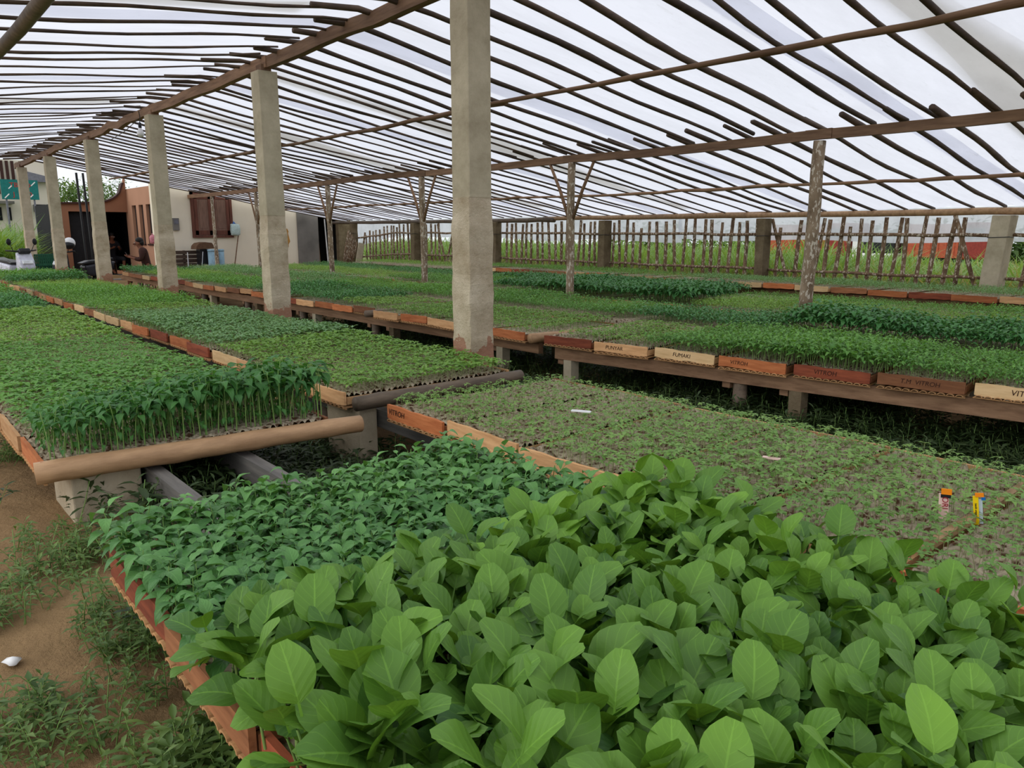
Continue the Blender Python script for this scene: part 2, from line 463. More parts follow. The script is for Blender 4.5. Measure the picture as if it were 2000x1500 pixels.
def scatter(name, temps, pos, mats, parent=None, smin=.8, smax=1.2, tilt=.12, tonevar=.5):
    """many plants as one mesh (stuff nobody counts)"""
    n = len(pos); which = RNG.integers(0, len(temps), n)
    Vs, Fs, Us, Ts, Ms = [], [], [], [], []; base = 0
    for k, t in enumerate(temps):
        p = pos[which == k]; m = len(p)
        if m == 0: continue
        yaw = RNG.uniform(0, 2*PI, m); sc = RNG.uniform(smin, smax, m)*(p[:, 3] if p.shape[1] > 3 else 1)
        c, s = np.cos(yaw), np.sin(yaw)
        v = t.V
        x = (c[:, None]*v[None, :, 0]-s[:, None]*v[None, :, 1])*sc[:, None]
        y = (s[:, None]*v[None, :, 0]+c[:, None]*v[None, :, 1])*sc[:, None]
        z = v[None, :, 2]*sc[:, None]
        tx = RNG.normal(0, tilt, m); ty = RNG.normal(0, tilt, m)
        x = x+z*tx[:, None]; y = y+z*ty[:, None]
        V = np.stack([x+p[:, 0:1], y+p[:, 1:2], z+p[:, 2:3]], -1).reshape(-1, 3)
        F = (t.F[None]+(np.arange(m)*len(v))[:, None, None]).reshape(-1, t.F.shape[1])+base
        Vs.append(V); Fs.append(F); Us.append(np.tile(t.U, (m, 1)))
        Ts.append((t.T[None]+RNG.uniform(0, tonevar, m)[:, None]).ravel()); Ms.append(np.tile(t.mi, m)); base += len(V)
    me = np_mesh(name, np.concatenate(Vs), np.concatenate(Fs), np.concatenate(Us), np.concatenate(Ts), mats, np.concatenate(Ms))
    o = bpy.data.objects.new(name, me); COL.objects.link(o)
    if parent is not None: o.parent = parent
    return o
def grid_pts(x0, x1, y0, y1, step, z, jit=.25, drop=0.0, hscale=None):
    xs = np.arange(x0+step/2, x1, step); ys = np.arange(y0+step/2, y1, step)
    X, Y = np.meshgrid(xs, ys); X = X.ravel(); Y = Y.ravel()
    X = X+RNG.normal(0, jit*step, len(X)); Y = Y+RNG.normal(0, jit*step, len(Y))
    k = RNG.random(len(X)) >= drop
    X, Y = X[k], Y[k]
    Z = z(X, Y) if callable(z) else np.full(len(X), z)
    H = 1+.12*np.sin(X*2.3+Y*1.1)+.10*np.sin(Y*2.9-X*1.3) if hscale is None else hscale(X, Y)
    return np.stack([X, Y, Z, H], -1)

def mk_sprout(seed, h=.05, L=.024, W=.010, true=2, lod=0):
    r = random.Random(seed); st = [(*stem_np(h, .0013 if lod == 0 else .0022, (r.uniform(-.01,.01), r.uniform(-.01,.01)), 3, 1 if lod else 2), 0)]
    lv = []; a0 = r.uniform(0, 6)
    bx = st[0][0][-1][:2]
    for k in range(2+true):
        a = a0+k*PI+(0 if k < 2 else PI/2)+r.uniform(-.4,.4)
        l = L*(1 if k < 2 else .75)*r.uniform(.85,1.15)
        v, f, u = leaf_np(l, W*(1 if k < 2 else 1.4), 2, 2, 'lance', r.uniform(.1,.5), .15)
        v = v @ rot_np(a, r.uniform(-.1,.45)).T + np.array([bx[0], bx[1], h])
        lv.append((v, f, u, r.uniform(0,.35)))
    return Plant(st, lv)
def mk_bushy(seed, h=.12, nleaf=6, L=.045, W=.024, lod=1, shape='point', droop=.5, top=.55, stem_r=.0018, petiole=.012):
    r = random.Random(seed); st = [(*stem_np(h, stem_r, (r.uniform(-.015,.015), r.uniform(-.015,.015)), 3 if lod else 5, 2 if lod else 4), 0)]
    lv = []; a = r.uniform(0, 6)
    nl, nw = ((5, 4), (3, 2), (2, 2))[lod]
    for k in range(nleaf):
        a += 2.4+r.uniform(-.3,.3); q = 1-(k/max(1, nleaf-1))*(1-top)
        l = L*r.uniform(.75,1.15)*(.7 if k == 0 else 1)
        v, f, u = leaf_np(l, W*l/L*r.uniform(.9,1.15), nl, nw, shape, droop*r.uniform(.5,1.4), r.uniform(.1,.28), .03 if lod == 0 else 0, petiole, .0012 if lod == 0 else .0018)
        v = v @ rot_np(a, r.uniform(-.1,.55)+(.5 if k == 0 else 0)).T + np.array([0, 0, h*q])
        lv.append((v, f, u, r.uniform(0,.35)+(.3 if k == 0 else 0)))
    return Plant(st, lv)
def mk_egg(seed):
    r = random.Random(seed); h = r.uniform(.12,.165)
    st = [(*stem_np(h, .0032, (r.uniform(-.02,.02), r.uniform(-.02,.02)), 6, 4), 0)]
    lv = []; a = r.uniform(0, 6)
    n = r.choice((4, 5, 5))
    for k in range(n):
        a += 2.2+r.uniform(-.35,.35)
        l = r.uniform(.078,.108)*(.8 if k == n-1 else 1); w = l*r.uniform(.70,.86)
        v, f, u = leaf_np(l, w, 8, 6, 'round', r.uniform(.05,.4), r.uniform(.04,.16), r.uniform(.01,.03), r.uniform(.02,.04), .0022)
        el = r.uniform(.35,1.15) if k < n-1 else r.uniform(.9,1.3)
        v = v @ rot_np(a, el, r.uniform(-.3,.3)).T + np.array([0, 0, h*(.55+.45*k/(n-1))])
        lv.append((v, f, u, r.uniform(0,.55)))
    return Plant(st, lv)
# ================================================================ camera, sky, light
cam = bpy.data.cameras.new('camera'); cam.sensor_width = 36; cam.lens = 27.0; cam.clip_end = 500
co = bpy.data.objects.new('camera', cam); COL.objects.link(co)
co.location = (0, 0, EYE); co.rotation_euler = (math.radians(90-11.31), 0, math.radians(-40.36))
SC.camera = co
w = bpy.data.worlds.new('overcast sky'); SC.world = w; w.use_nodes = True
nt = w.node_tree; bg = nt.nodes['Background']
tc = nt.nodes.new('ShaderNodeTexCoord'); sp = nt.nodes.new('ShaderNodeSeparateXYZ'); nt.links.new(tc.outputs['Generated'], sp.inputs[0])
rc = ramp(nt, math_(nt, 'MULTIPLY_ADD', sp.outputs[2], .5), [(.45, (.80,.84,.88)), (.62, (.93,.955,1.0)), (1, (.98,.99,1.0))])
for n_ in nt.nodes:
    if n_.type == 'MATH': n_.inputs[2].default_value = .5
nt.links.new(rc, bg.inputs['Color']); bg.inputs['Strength'].default_value = 1.22
sun = bpy.data.lights.new('bright left sky', 'SUN'); sun.energy = 1.0; sun.angle = math.radians(60); sun.color = (1, .97, .92)  # broad added lamp standing in for brighter open sky on the left
so = bpy.data.objects.new('bright_left_sky', sun); COL.objects.link(so); so.rotation_euler = Vector((math.cos(math.radians(24)), -.22, -math.sin(math.radians(24)))).to_track_quat('-Z', 'Y').to_euler()
SC.view_settings.view_transform = 'Standard'; SC.view_settings.look = 'None'; SC.view_settings.gamma = 1
SC.view_settings.exposure = -.08; SC.view_settings.use_curve_mapping = False
SC.cycles.max_bounces = 8; SC.cycles.diffuse_bounces = 4; SC.cycles.glossy_bounces = 2; SC.cycles.transmission_bounces = 4; SC.cycles.transparent_max_bounces = 8

# ================================================================ ground
def ground():
    mb = MB()
    xs = list(np.arange(-5, 14, .25))+list(np.arange(14, 62, 2.0)); ys = list(np.arange(-3, 28, .25))+list(np.arange(28, 92, 2.0))
    xs = [-30, -20, -10]+xs; ys = [-14, -8]+ys
    mb.v = [(x, y, gz(x, y)) for y in ys for x in xs]; nx = len(xs)
    mb.f = [(j*nx+i, j*nx+i+1, (j+1)*nx+i+1, (j+1)*nx+i) for j in range(len(ys)-1) for i in range(nx-1)]
    struct(mb.build('ground', 'earth', None, True))
ground()

# ================================================================ roof
RX, MX, EX = 3.6, 7.95, 12.5                       # ridge, middle purlin, eave
BAY = [4.70, 8.32, 12.25, 16.10, 19.95, 23.55]     # concrete columns along the ridge
def roof(x):
    if x < RX: return 3.47-.12*(RX-x)
    if x < MX: return 3.47-.168*(x-RX)
    return 2.74-.168*(x-MX)
YEND = 24.0
CN = ['nearest', 'second', 'third', 'fourth', 'fifth', 'farthest']
def column(i, y):
    x = RX; s = .105; r = random.Random(i)
    g = gz(x, y)-.1; top = 3.29-.02*i; joint = (1.86, 1.78, 1.70, 1.78, 1.66, 1.62)[i]
    o = thing('concrete_column', ('nearest and tallest grey concrete column, cut off by the top of the photo', 'second grey concrete column back along the ridge, its foot stained reddish brown',
              'third concrete column from the camera, with a patched pale lower half', 'fourth concrete column from the camera, beside the dark porch opening',
              'fifth concrete column from the camera, in front of the parked black scooter', 'farthest concrete column, with a dark mossy foot, beside the white scooter')[i], 'column', (x, y, g), 'concrete columns under the ridge')
    mb = MB()
    def ring(z, k, j): 
        c = s+k
        pts = []
        for sx, sy in ((-1,-1),(1,-1),(1,1),(-1,1)):
            for a, b in ((1,.95),(.95,1)) if sx*sy > 0 else ((.95,1),(1,.95)):
                pts.append((x+sx*c*a+r.uniform(-j,j), y+sy*c*b+r.uniform(-j,j), z))
        return pts
    zs = [joint, joint+.02]+[joint+(top-joint)*q/6 for q in range(1, 7)]
    for q, z in enumerate(zs): mb.v += ring(z, 0, .002)
    for q in range(len(zs)-1):
        for k in range(8): mb.f.append((q*8+k, q*8+(k+1) % 8, (q+1)*8+(k+1) % 8, (q+1)*8+k))
    mb.f.append(tuple((len(zs)-1)*8+k for k in range(8))); mb.f.append(tuple(range(8))[::-1])
    mb.build('upper_shaft', 'conc', o)
    mb = MB(); n = 26
    for q in range(n+1):
        z = g+(joint-g)*q/n
        mb.v += ring(z, .005+.0025*math.sin(q*.9+i)+(.003 if q < n else -.004)-.006*(q > n-3)*(q < n), .004)
    for q in range(n):
        for k in range(8): mb.f.append((q*8+k, q*8+(k+1) % 8, (q+1)*8+(k+1) % 8, (q+1)*8+k))
    mb.f.append(tuple(n*8+k for k in range(8))); mb.f.append(tuple(range(8))[::-1])
    lo = mb.build('lower_shaft', 'conc_rough' if i < 5 else 'conc_rough', o); lo['label'] = 'rough plastered lower part'
    MB().box((x, y, top+.035), (.11, .14, .07)).build('bearing_block', 'beam', o)
for i, y in enumerate(BAY): column(i, y)
ys = [-.8]+BAY+[YEND+.3]
for i in range(len(ys)-1):
    r = random.Random(50+i)
    z0, z1 = (3.38-.02*max(0, i-1), 3.38-.02*i)
    mb = MB(); n = 8
    a, b = ys[i]-.12, ys[i+1]+.06
    pts = [(RX+.012*(i % 2)+r.uniform(-.01,.01), a+(b-a)*q/n, z0+(z1-z0)*q/n+.03*math.sin(PI*q/n)*r.uniform(-1,1)-.0) for q in range(n+1)]
    for q in range(n): mb.bar(pts[q], pts[q+1], .075, .115)
    nm = ['brown timber ridge beam running to the nearest concrete column', 'timber ridge beam between the nearest and second concrete columns', 'timber ridge beam between the second and third concrete columns',
          'timber ridge beam between the third and fourth concrete columns', 'timber ridge beam between the fourth and fifth concrete columns', 'timber ridge beam between the fifth and farthest concrete columns', 'short timber ridge beam end past the farthest concrete column'][i]
    tag(mb.build('ridge_beam', 'beam'), nm, 'beam', 'ridge beams on the concrete columns')
# middle posts and beam
MP = [4.35, 8.05, 11.85, 15.45, 19.3, 22.4]
ML = ['tall lichen-spotted wooden post with no braces, right of the photo, behind the big seedling table', 'wooden post with a V of braces just right of the nearest concrete column', 'wooden V-braced post just left of the nearest concrete column',
      'wooden V-braced post just right of the second concrete column', 'thin wooden V-braced post hidden at the left edge of the second concrete column', 'thin bamboo post without braces in front of the brown shutters']
for i, y in enumerate(MP):
    x = MX+(.0 if i else .02); g = gz(x, y)-.15; rr = (.072, .062, .06, .058, .05, .05)[i]; top = 2.56 if i else 2.55
    o = thing('wooden_post', ML[i], 'post', (x, y, g), 'wooden posts under the middle beam')
    r = random.Random(90+i)
    lean = (-.05, .0, .03, .04, .02, .03)[i]
    pts = [(x+lean*(1-q/8)+r.uniform(-.006,.006), y+r.uniform(-.006,.006), g+(top-g)*q/8) for q in range(9)]
    if i: MB().tube(pts, [rr*(1-.012*q) for q in range(9)], 12).build('trunk', 'lichen', o, True)
    else:
        MB().tube([pts[q] for q in range(3)]+[(pts[2][0]*.8+pts[3][0]*.2, y, .78)], rr*1.0, 12).build('foot', 'conc', o, True)['label'] = 'pale plastered foot of the post'
        MB().tube([(pts[2][0]*.8+pts[3][0]*.2, y, .78)]+pts[3:], [rr*(1-.02*q) for q in range(7)], 12).build('trunk', 'lichen', o, True)
    if 0 < i < 5:
        for s in (-1, 1):
            MB().tube([(x, y+s*.04, 1.78), (x, y+s*.22, 2.17), (x, y+s*.44, 2.56)], [.024, .023, .02], 8).build('brace', 'rail', o, True)
bl = [-.5, 2.2, 4.35, 8.05, 11.85, 15.45, 19.3, 24.2]
bt = ['middle roof beam at the far right, running out of the photo', 'middle roof beam just right of the unbraced wooden post', 'middle roof beam between the unbraced post and the first V-braced post', 'middle roof beam passing behind the nearest concrete column',
      'middle roof beam left of the nearest concrete column', 'middle roof beam passing behind the second concrete column', 'far end of the middle roof beam above the brown shutters']
for i in range(7):
    r = random.Random(70+i); a, b = bl[i]-.15, bl[i+1]+.15; n = 6; mb = MB()
    sg = r.uniform(-.03, .03)
    pts = [(MX+.012*(i % 2), a+(b-a)*q/n, 2.615+sg*math.sin(PI*q/n)) for q in range(n+1)]
    for q in range(n): mb.bar(pts[q], pts[q+1], .06, .10)
    tag(mb.build('middle_beam', 'beam'), bt[i], 'beam', 'middle roof beams')
# eave posts and pole
EP = [3.95, 7.75, 11.6, 15.3, 19.0, 22.6]
EL = ['grey concrete fence post at the right edge of the photo', 'dark weathered roof post in the fence, left of the unbraced wooden post', 'dark brown thick roof post in the fence, right of the first V-braced post',
      'roof post in the fence seen at the right edge of the nearest concrete column', 'brown roof post in the far fence, left of the nearest concrete column', 'last roof post by the grey shed corner']
for i, y in enumerate(EP):
    x = EX; g = gz(x, y)-.1; r = random.Random(33+i)
    o = thing('eave_post', EL[i], 'post', (x, y, g), 'posts carrying the low eave')
    mb = MB(); n = 8; s = (.15, .11, .12, .1, .12, .1)[i]
    for q in range(n+1):
        z = g+(1.83-g)*q/n
        for sx, sy in ((-1,-1),(1,-1),(1,1),(-1,1)): mb.v.append((x+sx*s+r.uniform(-.008,.008)+.03*(1-q/n)*(-1 if i == 0 else 0), y+sy*s*.8+r.uniform(-.008,.008)+.10*(1-q/n)*(1 if i == 0 else .2), z))
    for q in range(n):
        for k in range(4): mb.f.append((q*4+k, q*4+(k+1) % 4, (q+1)*4+(k+1) % 4, (q+1)*4+k))
    mb.f += [(3,2,1,0), tuple(n*4+k for k in range(4))]
    mb.build('shaft', 'conc' if i == 0 else 'conc_dark', o, False, .012)
    MB().tube([(x-.0, y-s*.8-.02, 1.52), (x-s-.02, y-s*.8-.02, 1.53), (x-s-.02, y+s*.8+.02, 1.52)], .006, 5).build('wire_tie', 'black', o)
el = [1.6, 7.9, 13.4, 18.9, 24.1]
for i in range(4):
    r = random.Random(20+i); n = 12; a, b = el[i]-.2, el[i+1]+.2
    pts = [(EX+.03*(i % 2)+r.uniform(-.008,.008), a+(b-a)*q/n, 1.885-.012*i+r.uniform(-.008,.008)+.02*(i % 2)) for q in range(n+1)]
    tag(MB().tube(pts, [.058-.001*q for q in range(n+1)], 10).build('eave_pole', 'bamboo' if i < 2 else 'bamboo_old', None, True),
        ['thick tan bamboo eave pole at the right of the photo', 'bamboo eave pole above the dark post right of the first V-braced post', 'dark bamboo eave pole behind the nearest concrete column', 'farthest eave pole by the grey shed'][i], 'pole', 'eave poles')
# thin purlins under the rafters
def purlin(x, segs, labs, rad, mat):
    for i in range(len(segs)-1):
        a, b = segs[i]-.35, segs[i+1]+.35; n = 14; r = random.Random(int(x*10)+i)
        pts = [(x+r.uniform(-.012,.012)+.03*(i % 2), a+(b-a)*q/n, roof(x)-.075-rad+r.uniform(-.012,.012)-.02*math.sin(PI*q/n)) for q in range(n+1)]
        tag(MB().tube(pts, [rad*(1.1-.03*q)+(.004 if q % 3 == 0 else 0) for q in range(n+1)], 8).build('thin_purlin', mat, None, True), labs[i], 'pole', 'thin purlins tied under the rafters')
purlin(5.7, [.8, 7.2, 13, 18.5, 23.6], ['thin purlin under the upper right roof slope, right of the nearest concrete column', 'thin purlin left of the nearest concrete column on the upper right slope', 'wavy dark purlin crossing behind the second and third concrete columns', 'purlin end near the curved porch gable'], .028, 'rail')
purlin(10.25, [2.2, 6.4, 12.2, 18, 23.6], ['thin purlin of the lower right slope at the right edge of the photo', 'thin purlin of the lower right slope behind the first V-braced post', 'thin purlin of the lower right slope behind the nearest concrete column', 'far thin purlin of the lower right slope'], .024, 'rail')
r = random.Random(5)
tag(MB().tube([(1.07+r.uniform(-.01,.01), 2+q*.9, 2.98+r.uniform(-.012,.012)) for q in range(12)], [.05-.001*q for q in range(12)], 10).build('thick_purlin', 'bamboo_old', None, True), 'thick bamboo purlin under the left roof slope, top left corner of the photo', 'pole')

# rafters, every pole an object of its own
def rafter(x0, x1, y, rad, seed):
    r = random.Random(seed); n = 12; pts = []; rs = []
    ph = r.uniform(0, 6); ph2 = r.uniform(0, 6); dy = r.uniform(-.05, .05); a1 = r.uniform(.01,.03)
    for q in range(n+1):
        t = q/n; x = x0+(x1-x0)*t
        z = roof(x)-.020
        z += a1*math.sin(ph+t*5)*.5+.009*math.sin(ph2+t*13)-.015*math.sin(PI*t)
        pts.append((x, y+dy*t+a1*math.sin(ph2+t*6)+.008*math.sin(ph+t*15), z)); rs.append(rad*(1.08-.25*t)*(1.12 if q % 4 == 1 else .97))
    return MB().tube(pts, rs, 7)
REF = BAY
def rafters(x0, x1, ya, yb, slope, rad, seed, ext):
    r = random.Random(seed); y = ya; cnt = {}
    while y < yb:
        k = sum(1 for c in BAY if c <= y)
        cnt[k] = cnt.get(k, 0)+1
        where = 'short of the nearest concrete column' if k == 0 else f'beyond the {CN[k-1]} concrete column'
        big = rad*r.uniform(.8, 1.2)*(1-.38*smooth01(3.5, 10, y))
        e0 = -r.choice((0,.05,.1,.3)) if ext else 0
        o = rafter(x0+e0, x1+(.12 if slope.startswith('lower') else r.uniform(.05,.35)), y, big, seed*100+int(y*10)).build('roof_pole', 'pole', None, True)
        tag(o, f'dark pole rafter, {slope} slope, {ordw(cnt[k])} one {where}', 'rafter', f'pole rafters of the {slope} roof slope')
        y += r.choice((.28,.36,.40,.42,.44,.5))*(1.25 if slope == 'left' else 1.06)
rafters(RX-.25, MX, .95, 23.9, 'upper right', .027, 3, True)
rafters(MX-.18, EX, 1.9, 23.9, 'lower right', .026, 4, True)
rafters(-.15, RX-.1, 3.6, 23.9, 'left', .0165, 5, False)

# plastic film: overlapping widths of sheeting laid over the poles
def film_strip(mb, xs, ya, yb, dz, ph):
    ys_ = list(np.arange(ya, yb-.01, .2))+[yb]; b0 = len(mb.v); n = len(xs)
    for y in ys_:
        for x in xs:
            mb.v.append((x, y, roof(x)+dz+.012*math.sin(y*15.5+ph)+.008*math.sin(x*3+y*1.3+ph)))
    for j in range(len(ys_)-1):
        for i in range(n-1): mb.f.append((b0+j*n+i, b0+j*n+i+1, b0+(j+1)*n+i+1, b0+(j+1)*n+i))
xs_all = list(np.arange(0, RX, .4))+list(np.arange(RX, 12.75, .415))
mb = MB(); mb2 = MB(); y = -3.2; i = 0
y = -13.1
while y < YEND+.1:
    film_strip(mb, xs_all, y, min(y+3.62, YEND+.15), .006+.014*(i % 2), i*1.7); y += 3.3; i += 1
struct(mb.build('ceiling', 'film', None, True))
# doubled strips of old film
for k, (xa, xb, ya, wid, lab) in enumerate(((3.7, 12.4, 2.55, .55, 'greyish folded film strip lying over the roof, upper right'), (3.7, 12.3, 9.2, .5, 'greyish folded film strip over the roof behind the nearest concrete column'),
        (3.7, 12.2, 12.7, .45, 'faint folded film strip over the right roof slope beyond the third concrete column'), (0, 3.5, 6.5, .55, 'beige folded film strip over the left roof slope before the second concrete column'), (0, 3.5, 12.5, .5, 'beige folded film strip over the left roof slope by the third concrete column'), (0, 3.5, 17.2, .5, 'beige folded film strip over the left roof slope by the fourth concrete column'))):
    mb = MB(); xs_ = list(np.arange(xa, xb, .45)); b0 = 0
    n = 5
    for x in xs_:
        for q in range(n):
            yy = ya+wid*(q/(n-1)-.5)*(1+.5*math.sin(x*.9+k))+.15*math.sin(x*.6+k)
            mb.v.append((x, yy, roof(x)+.05+.010*math.sin(yy*9+x*2)))
    for a in range(len(xs_)-1):
        for q in range(n-1): mb.f.append((a*n+q, a*n+q+1, (a+1)*n+q+1, (a+1)*n+q))
    tag(mb.build('film_strip', 'film_old', None, True), lab, 'plastic film', 'folded film strips on the roof')
# bulb hanging from the ridge
bx, by = RX-.06, 12.75
o = thing('light_bulb', 'white light bulb hanging on a wire from the ridge by the third concrete column', 'bulb', (bx, by, 3.0))
MB().tube([(bx, by, 3.36), (bx+.01, by, 3.28), (bx, by, 3.20)], .006, 5).build('wire', 'black', o)
MB().lathe([(.012,.10),(.024,.09),(.024,.03),(.02,.02)], (bx, by, 3.10), 12).build('socket', 'black', o, True)
MB().lathe([(.01,-.09),(.035,-.082),(.05,-.055),(.052,-.03),(.04,.0),(.024,.03),(.02,.04)], (bx, by, 3.08), 14).build('globe', 'bulb', o, True)
tag(MB().tube([(RX-.06, 15.2, 3.20), (RX-.04, 14.6, 3.10), (RX-.06, 13.6, 3.15), (bx-.02, by, 3.24)], .006, 5).build('electric_wire', 'black'), 'thin black wire sagging under the ridge beam behind the hanging bulb', 'wire')

# ================================================================ fence and hanging film
def fence(i, ya, yb, lab):
    r = random.Random(200+i); x = EX+.13
    o = thing('picket_fence', lab, 'fence', (x, (ya+yb)/2, gz(x, (ya+yb)/2)), 'picket fences between the roof posts')
    y = ya+.2
    far = i >= 4
    while y < yb-.12:
        h = 1.82+r.uniform(-.05,.03)-(.25*max(0, (y-20.2)/2) if far else 0); g = gz(x, y)-.05
        if r.random() < .08: h -= .12
        lean = r.gauss(.0, .035)+(.06 if i in (0, 1) else 0)
        if r.random() < .07: lean = r.choice((-.35, .33))
        wdt = r.uniform(.031, .041)
        xx = x+r.uniform(-.01,.01)
        pts = [(xx, y+lean*(.95-z), z) for z in (g, g+(h-g)*.4, g+(h-g)*.75, h)]
        MB().tube([Vector(p)+Vector((r.uniform(-.006,.006), r.uniform(-.008,.008), 0)) for p in pts], [wdt*1.05, wdt, wdt, wdt*.95], 7, True, .7).build('picket', 'picket', o, True)
        y += r.choice((.17,.19,.21,.24))
    for z, wd in ((1.55, .027), (.93, .024)):
        n = 8
        pts = [(x-.05, ya+.08+(yb-ya-.16)*q/n, z+r.uniform(-.012,.012)-(.15*max(0, (ya+(yb-ya)*q/n-20.2)/2) if far else 0)) for q in range(n+1)]
        MB().tube(pts, wd, 7).build('rail', 'picket', o, True)
FL = ['picket fence running off the right edge of the photo past the grey concrete post', 'picket fence between the grey concrete post and the dark weathered post, orange trucks behind', 'picket fence between the two dark posts right of the first V-braced post',
      'picket fence seen through the V-braced post just right of the nearest concrete column', 'picket fence just left of the nearest concrete column', 'sagging picket fence at the far end beside the grey shed']
fb = [2.2]+EP
for i in range(6): fence(i, fb[i], fb[i+1], FL[i])
def hang(ya, yb, lab, top, botf, x, sd):
    mb = MB(); ys_ = np.arange(ya, yb+.01, .18); nz = 5; r = random.Random(sd)
    for y in ys_:
        b = botf(y)
        for q in range(nz+1):
            t = q/nz; mb.v.append((x+.03*math.sin(y*4.1+sd)*t+.015*math.sin(y*11)*t+.02*t, y, top-(top-b)*t))
    for a in range(len(ys_)-1):
        for q in range(nz): mb.f.append((a*(nz+1)+q, a*(nz+1)+q+1, (a+1)*(nz+1)+q+1, (a+1)*(nz+1)+q))
    tag(mb.build('hanging_film', 'sheet', None, True), lab, 'plastic sheet', 'plastic sheets hung along the eave')
hang(1.6, 9.9, 'grey translucent plastic sheet hung behind the right part of the fence', 1.96, lambda y: 1.44+.02*math.sin(y*2), EX+.3, 1)
hang(9.8, 16.8, 'stained translucent plastic sheet hung behind the fence around the nearest concrete column', 1.95, lambda y: 1.40+.03*math.sin(y*1.7), EX+.33, 2)
hang(16.7, 23.4, 'pale plastic sheet hung behind the far fence next to the grey shed', 1.94, lambda y: 1.45-.35*smooth01(20.5, 23.2, y)+.02*math.sin(y*2), EX+.3, 3)
# ================================================================ benches, trays and their plants
ZT = .655                         # soil level in the trays
BEDG = 'benches carrying the seedling trays'
def bench(x0, x1, y0, y1, label, zr=.555, legs=None, mat='rail', ins=.22, sk=lambda y: 0):
    o = thing('growing_bench', label, 'bench', ((x0+x1)/2, y0, gz((x0+x1)/2, y0)), BEDG)
    n = max(2, int((y1-y0)/.45))
    for xx in (x0+ins, x1-ins):
        MB().bar((xx+sk(y0), y0, zr-.055), (xx+sk(y1), y1, zr-.055), .06, .11).build('rail', mat, o)
    yy = y0+.6; k = 0
    step = max(1.75, (y1-y0)/11)
    while yy < y1-.1:
        for xx in (x0+ins+.02+sk(yy), x1-ins-.02+sk(yy)):
            g = gz(xx, yy)-.05
            if k % 2 == 0: MB().box2((xx-.05, yy-.05, g), (xx+.05, yy+.05, zr-.11)).build('leg', 'conc_dark' if k % 4 else 'conc', o)
            else: MB().tube([(xx, yy, g), (xx+.01, yy, zr-.11)], .055, 10).build('leg', 'bamboo_old', o, True)
        MB().bar((x0+ins-.02+sk(yy), yy+.1, zr-.135), (x1-ins+.02+sk(yy), yy+.1, zr-.135), .07, .05).build('cross_timber', mat, o)
        yy += step*(.22 if k % 2 == 0 else .78)*1.2; k += 1
    return o

# shared tray meshes: front board, the three other boards, the potting soil, the split bamboo floor
PITCH = .556; TL = .532
def board_mesh(L, h, th, sd):
    r = random.Random(sd); mb = MB(); n = 7
    for q in range(n+1):
        y = -L/2+L*q/n; t0 = r.uniform(-.004,.004); b0 = r.uniform(-.006,.006)
        mb.v += [(-th/2, y, -h/2+b0), (th/2, y, -h/2+b0), (th/2, y, h/2+t0), (-th/2, y, h/2+t0)]
    for q in range(n):
        for k in range(4): mb.f.append((q*4+k, q*4+(k+1) % 4, (q+1)*4+(k+1) % 4, (q+1)*4+k))
    mb.f += [(3,2,1,0), tuple(n*4+k for k in range(4))]
    return mb
KINDS = ['red','tan','orange','pale','brown']
BOARD = {(k, s): board_mesh(TL, .078, .016, s).mesh('front_board', 'tray_'+k) for k in KINDS for s in range(2)}
FRAME = {}
def frame_mesh(W, k):
    if (W, k) not in FRAME:
        mb = MB(); h = .066
        mb.box((W-.008, 0, h/2-.002), (.016, TL, h))
        for s in (-1, 1): mb.box((W/2, s*(TL/2-.008), h/2-.010), (W-.034, .014, h-.022))
        FRAME[(W, k)] = mb.mesh('seedling_tray', 'tray_'+k)
    return FRAME[(W, k)]
SOILM = {}
def soil_mesh(W, fine):
    if (W, fine) not in SOILM:
        nx, ny = (int(W/.012), int(TL/.012)) if fine else (2, 2)
        mb = MB(); L = TL-.032
        for j in range(ny+1):
            for i in range(nx+1):
                x = .017+(W-.034)*i/nx; y = -L/2+L*j/ny; z = 0
                if fine:
                    ry = round(y/.038); ox = .019 if ry % 2 else 0; cx = round((x-ox)/.038)*.038+ox; cy = ry*.038
                    d = math.hypot(x-cx, y-cy)/.019; hsh = math.sin(cx*913.1+cy*377.7)*.5
                    z = (.010 if .55 < d < 1.0 else -.006)*(1+.6*hsh)+random.uniform(-.004,.004)
                mb.v.append((x, y, z))
        for j in range(ny):
            for i in range(nx): mb.f.append((j*(nx+1)+i, j*(nx+1)+i+1, (j+1)*(nx+1)+i+1, (j+1)*(nx+1)+i))
        SOILM[(W, fine)] = mb.mesh('potting_soil', 'pots', True)
    return SOILM[(W, fine)]
def slat_mesh(W):
    if ('s', W) not in SOILM:
        mb = MB(); n = 10
        for q in range(n):
            y = -TL/2+TL*(q+.5)/n; a = TL/n*.46; poly = []
            for k in range(7): t = PI*k/6; poly.append((a*math.cos(t), a*.62*math.sin(t)))
            for k in range(6, -1, -1): t = PI*k/6; poly.append(((a-.007)*math.cos(t), (a*.62-.006)*math.sin(t)))
            mat4 = Matrix(((0,0,1,W/2-.01),(1,0,0,y),(0,1,0,-.020),(0,0,0,1)))
            mb.prism(poly, mat4, W)
        mb.box((.006, 0, -.024), (.012, TL+.01, .008))
        SOILM[('s', W)] = mb.mesh('split_bamboo_floor', 'slat')
    return SOILM[('s', W)]
def text_mesh(s, size, mat, shear=0.0):
    c = bpy.data.curves.new('lettering', 'FONT'); c.body = s; c.size = size; c.align_x = 'CENTER'; c.align_y = 'CENTER'; c.extrude = .0006; c.shear = shear
    t = bpy.data.objects.new('lettering', c); COL.objects.link(t)
    me = bpy.data.meshes.new_from_object(t.evaluated_get(bpy.context.evaluated_depsgraph_get()))
    bpy.data.objects.remove(t); me.materials.clear(); me.materials.append(M[mat]); me.name = 'lettering'
    return me
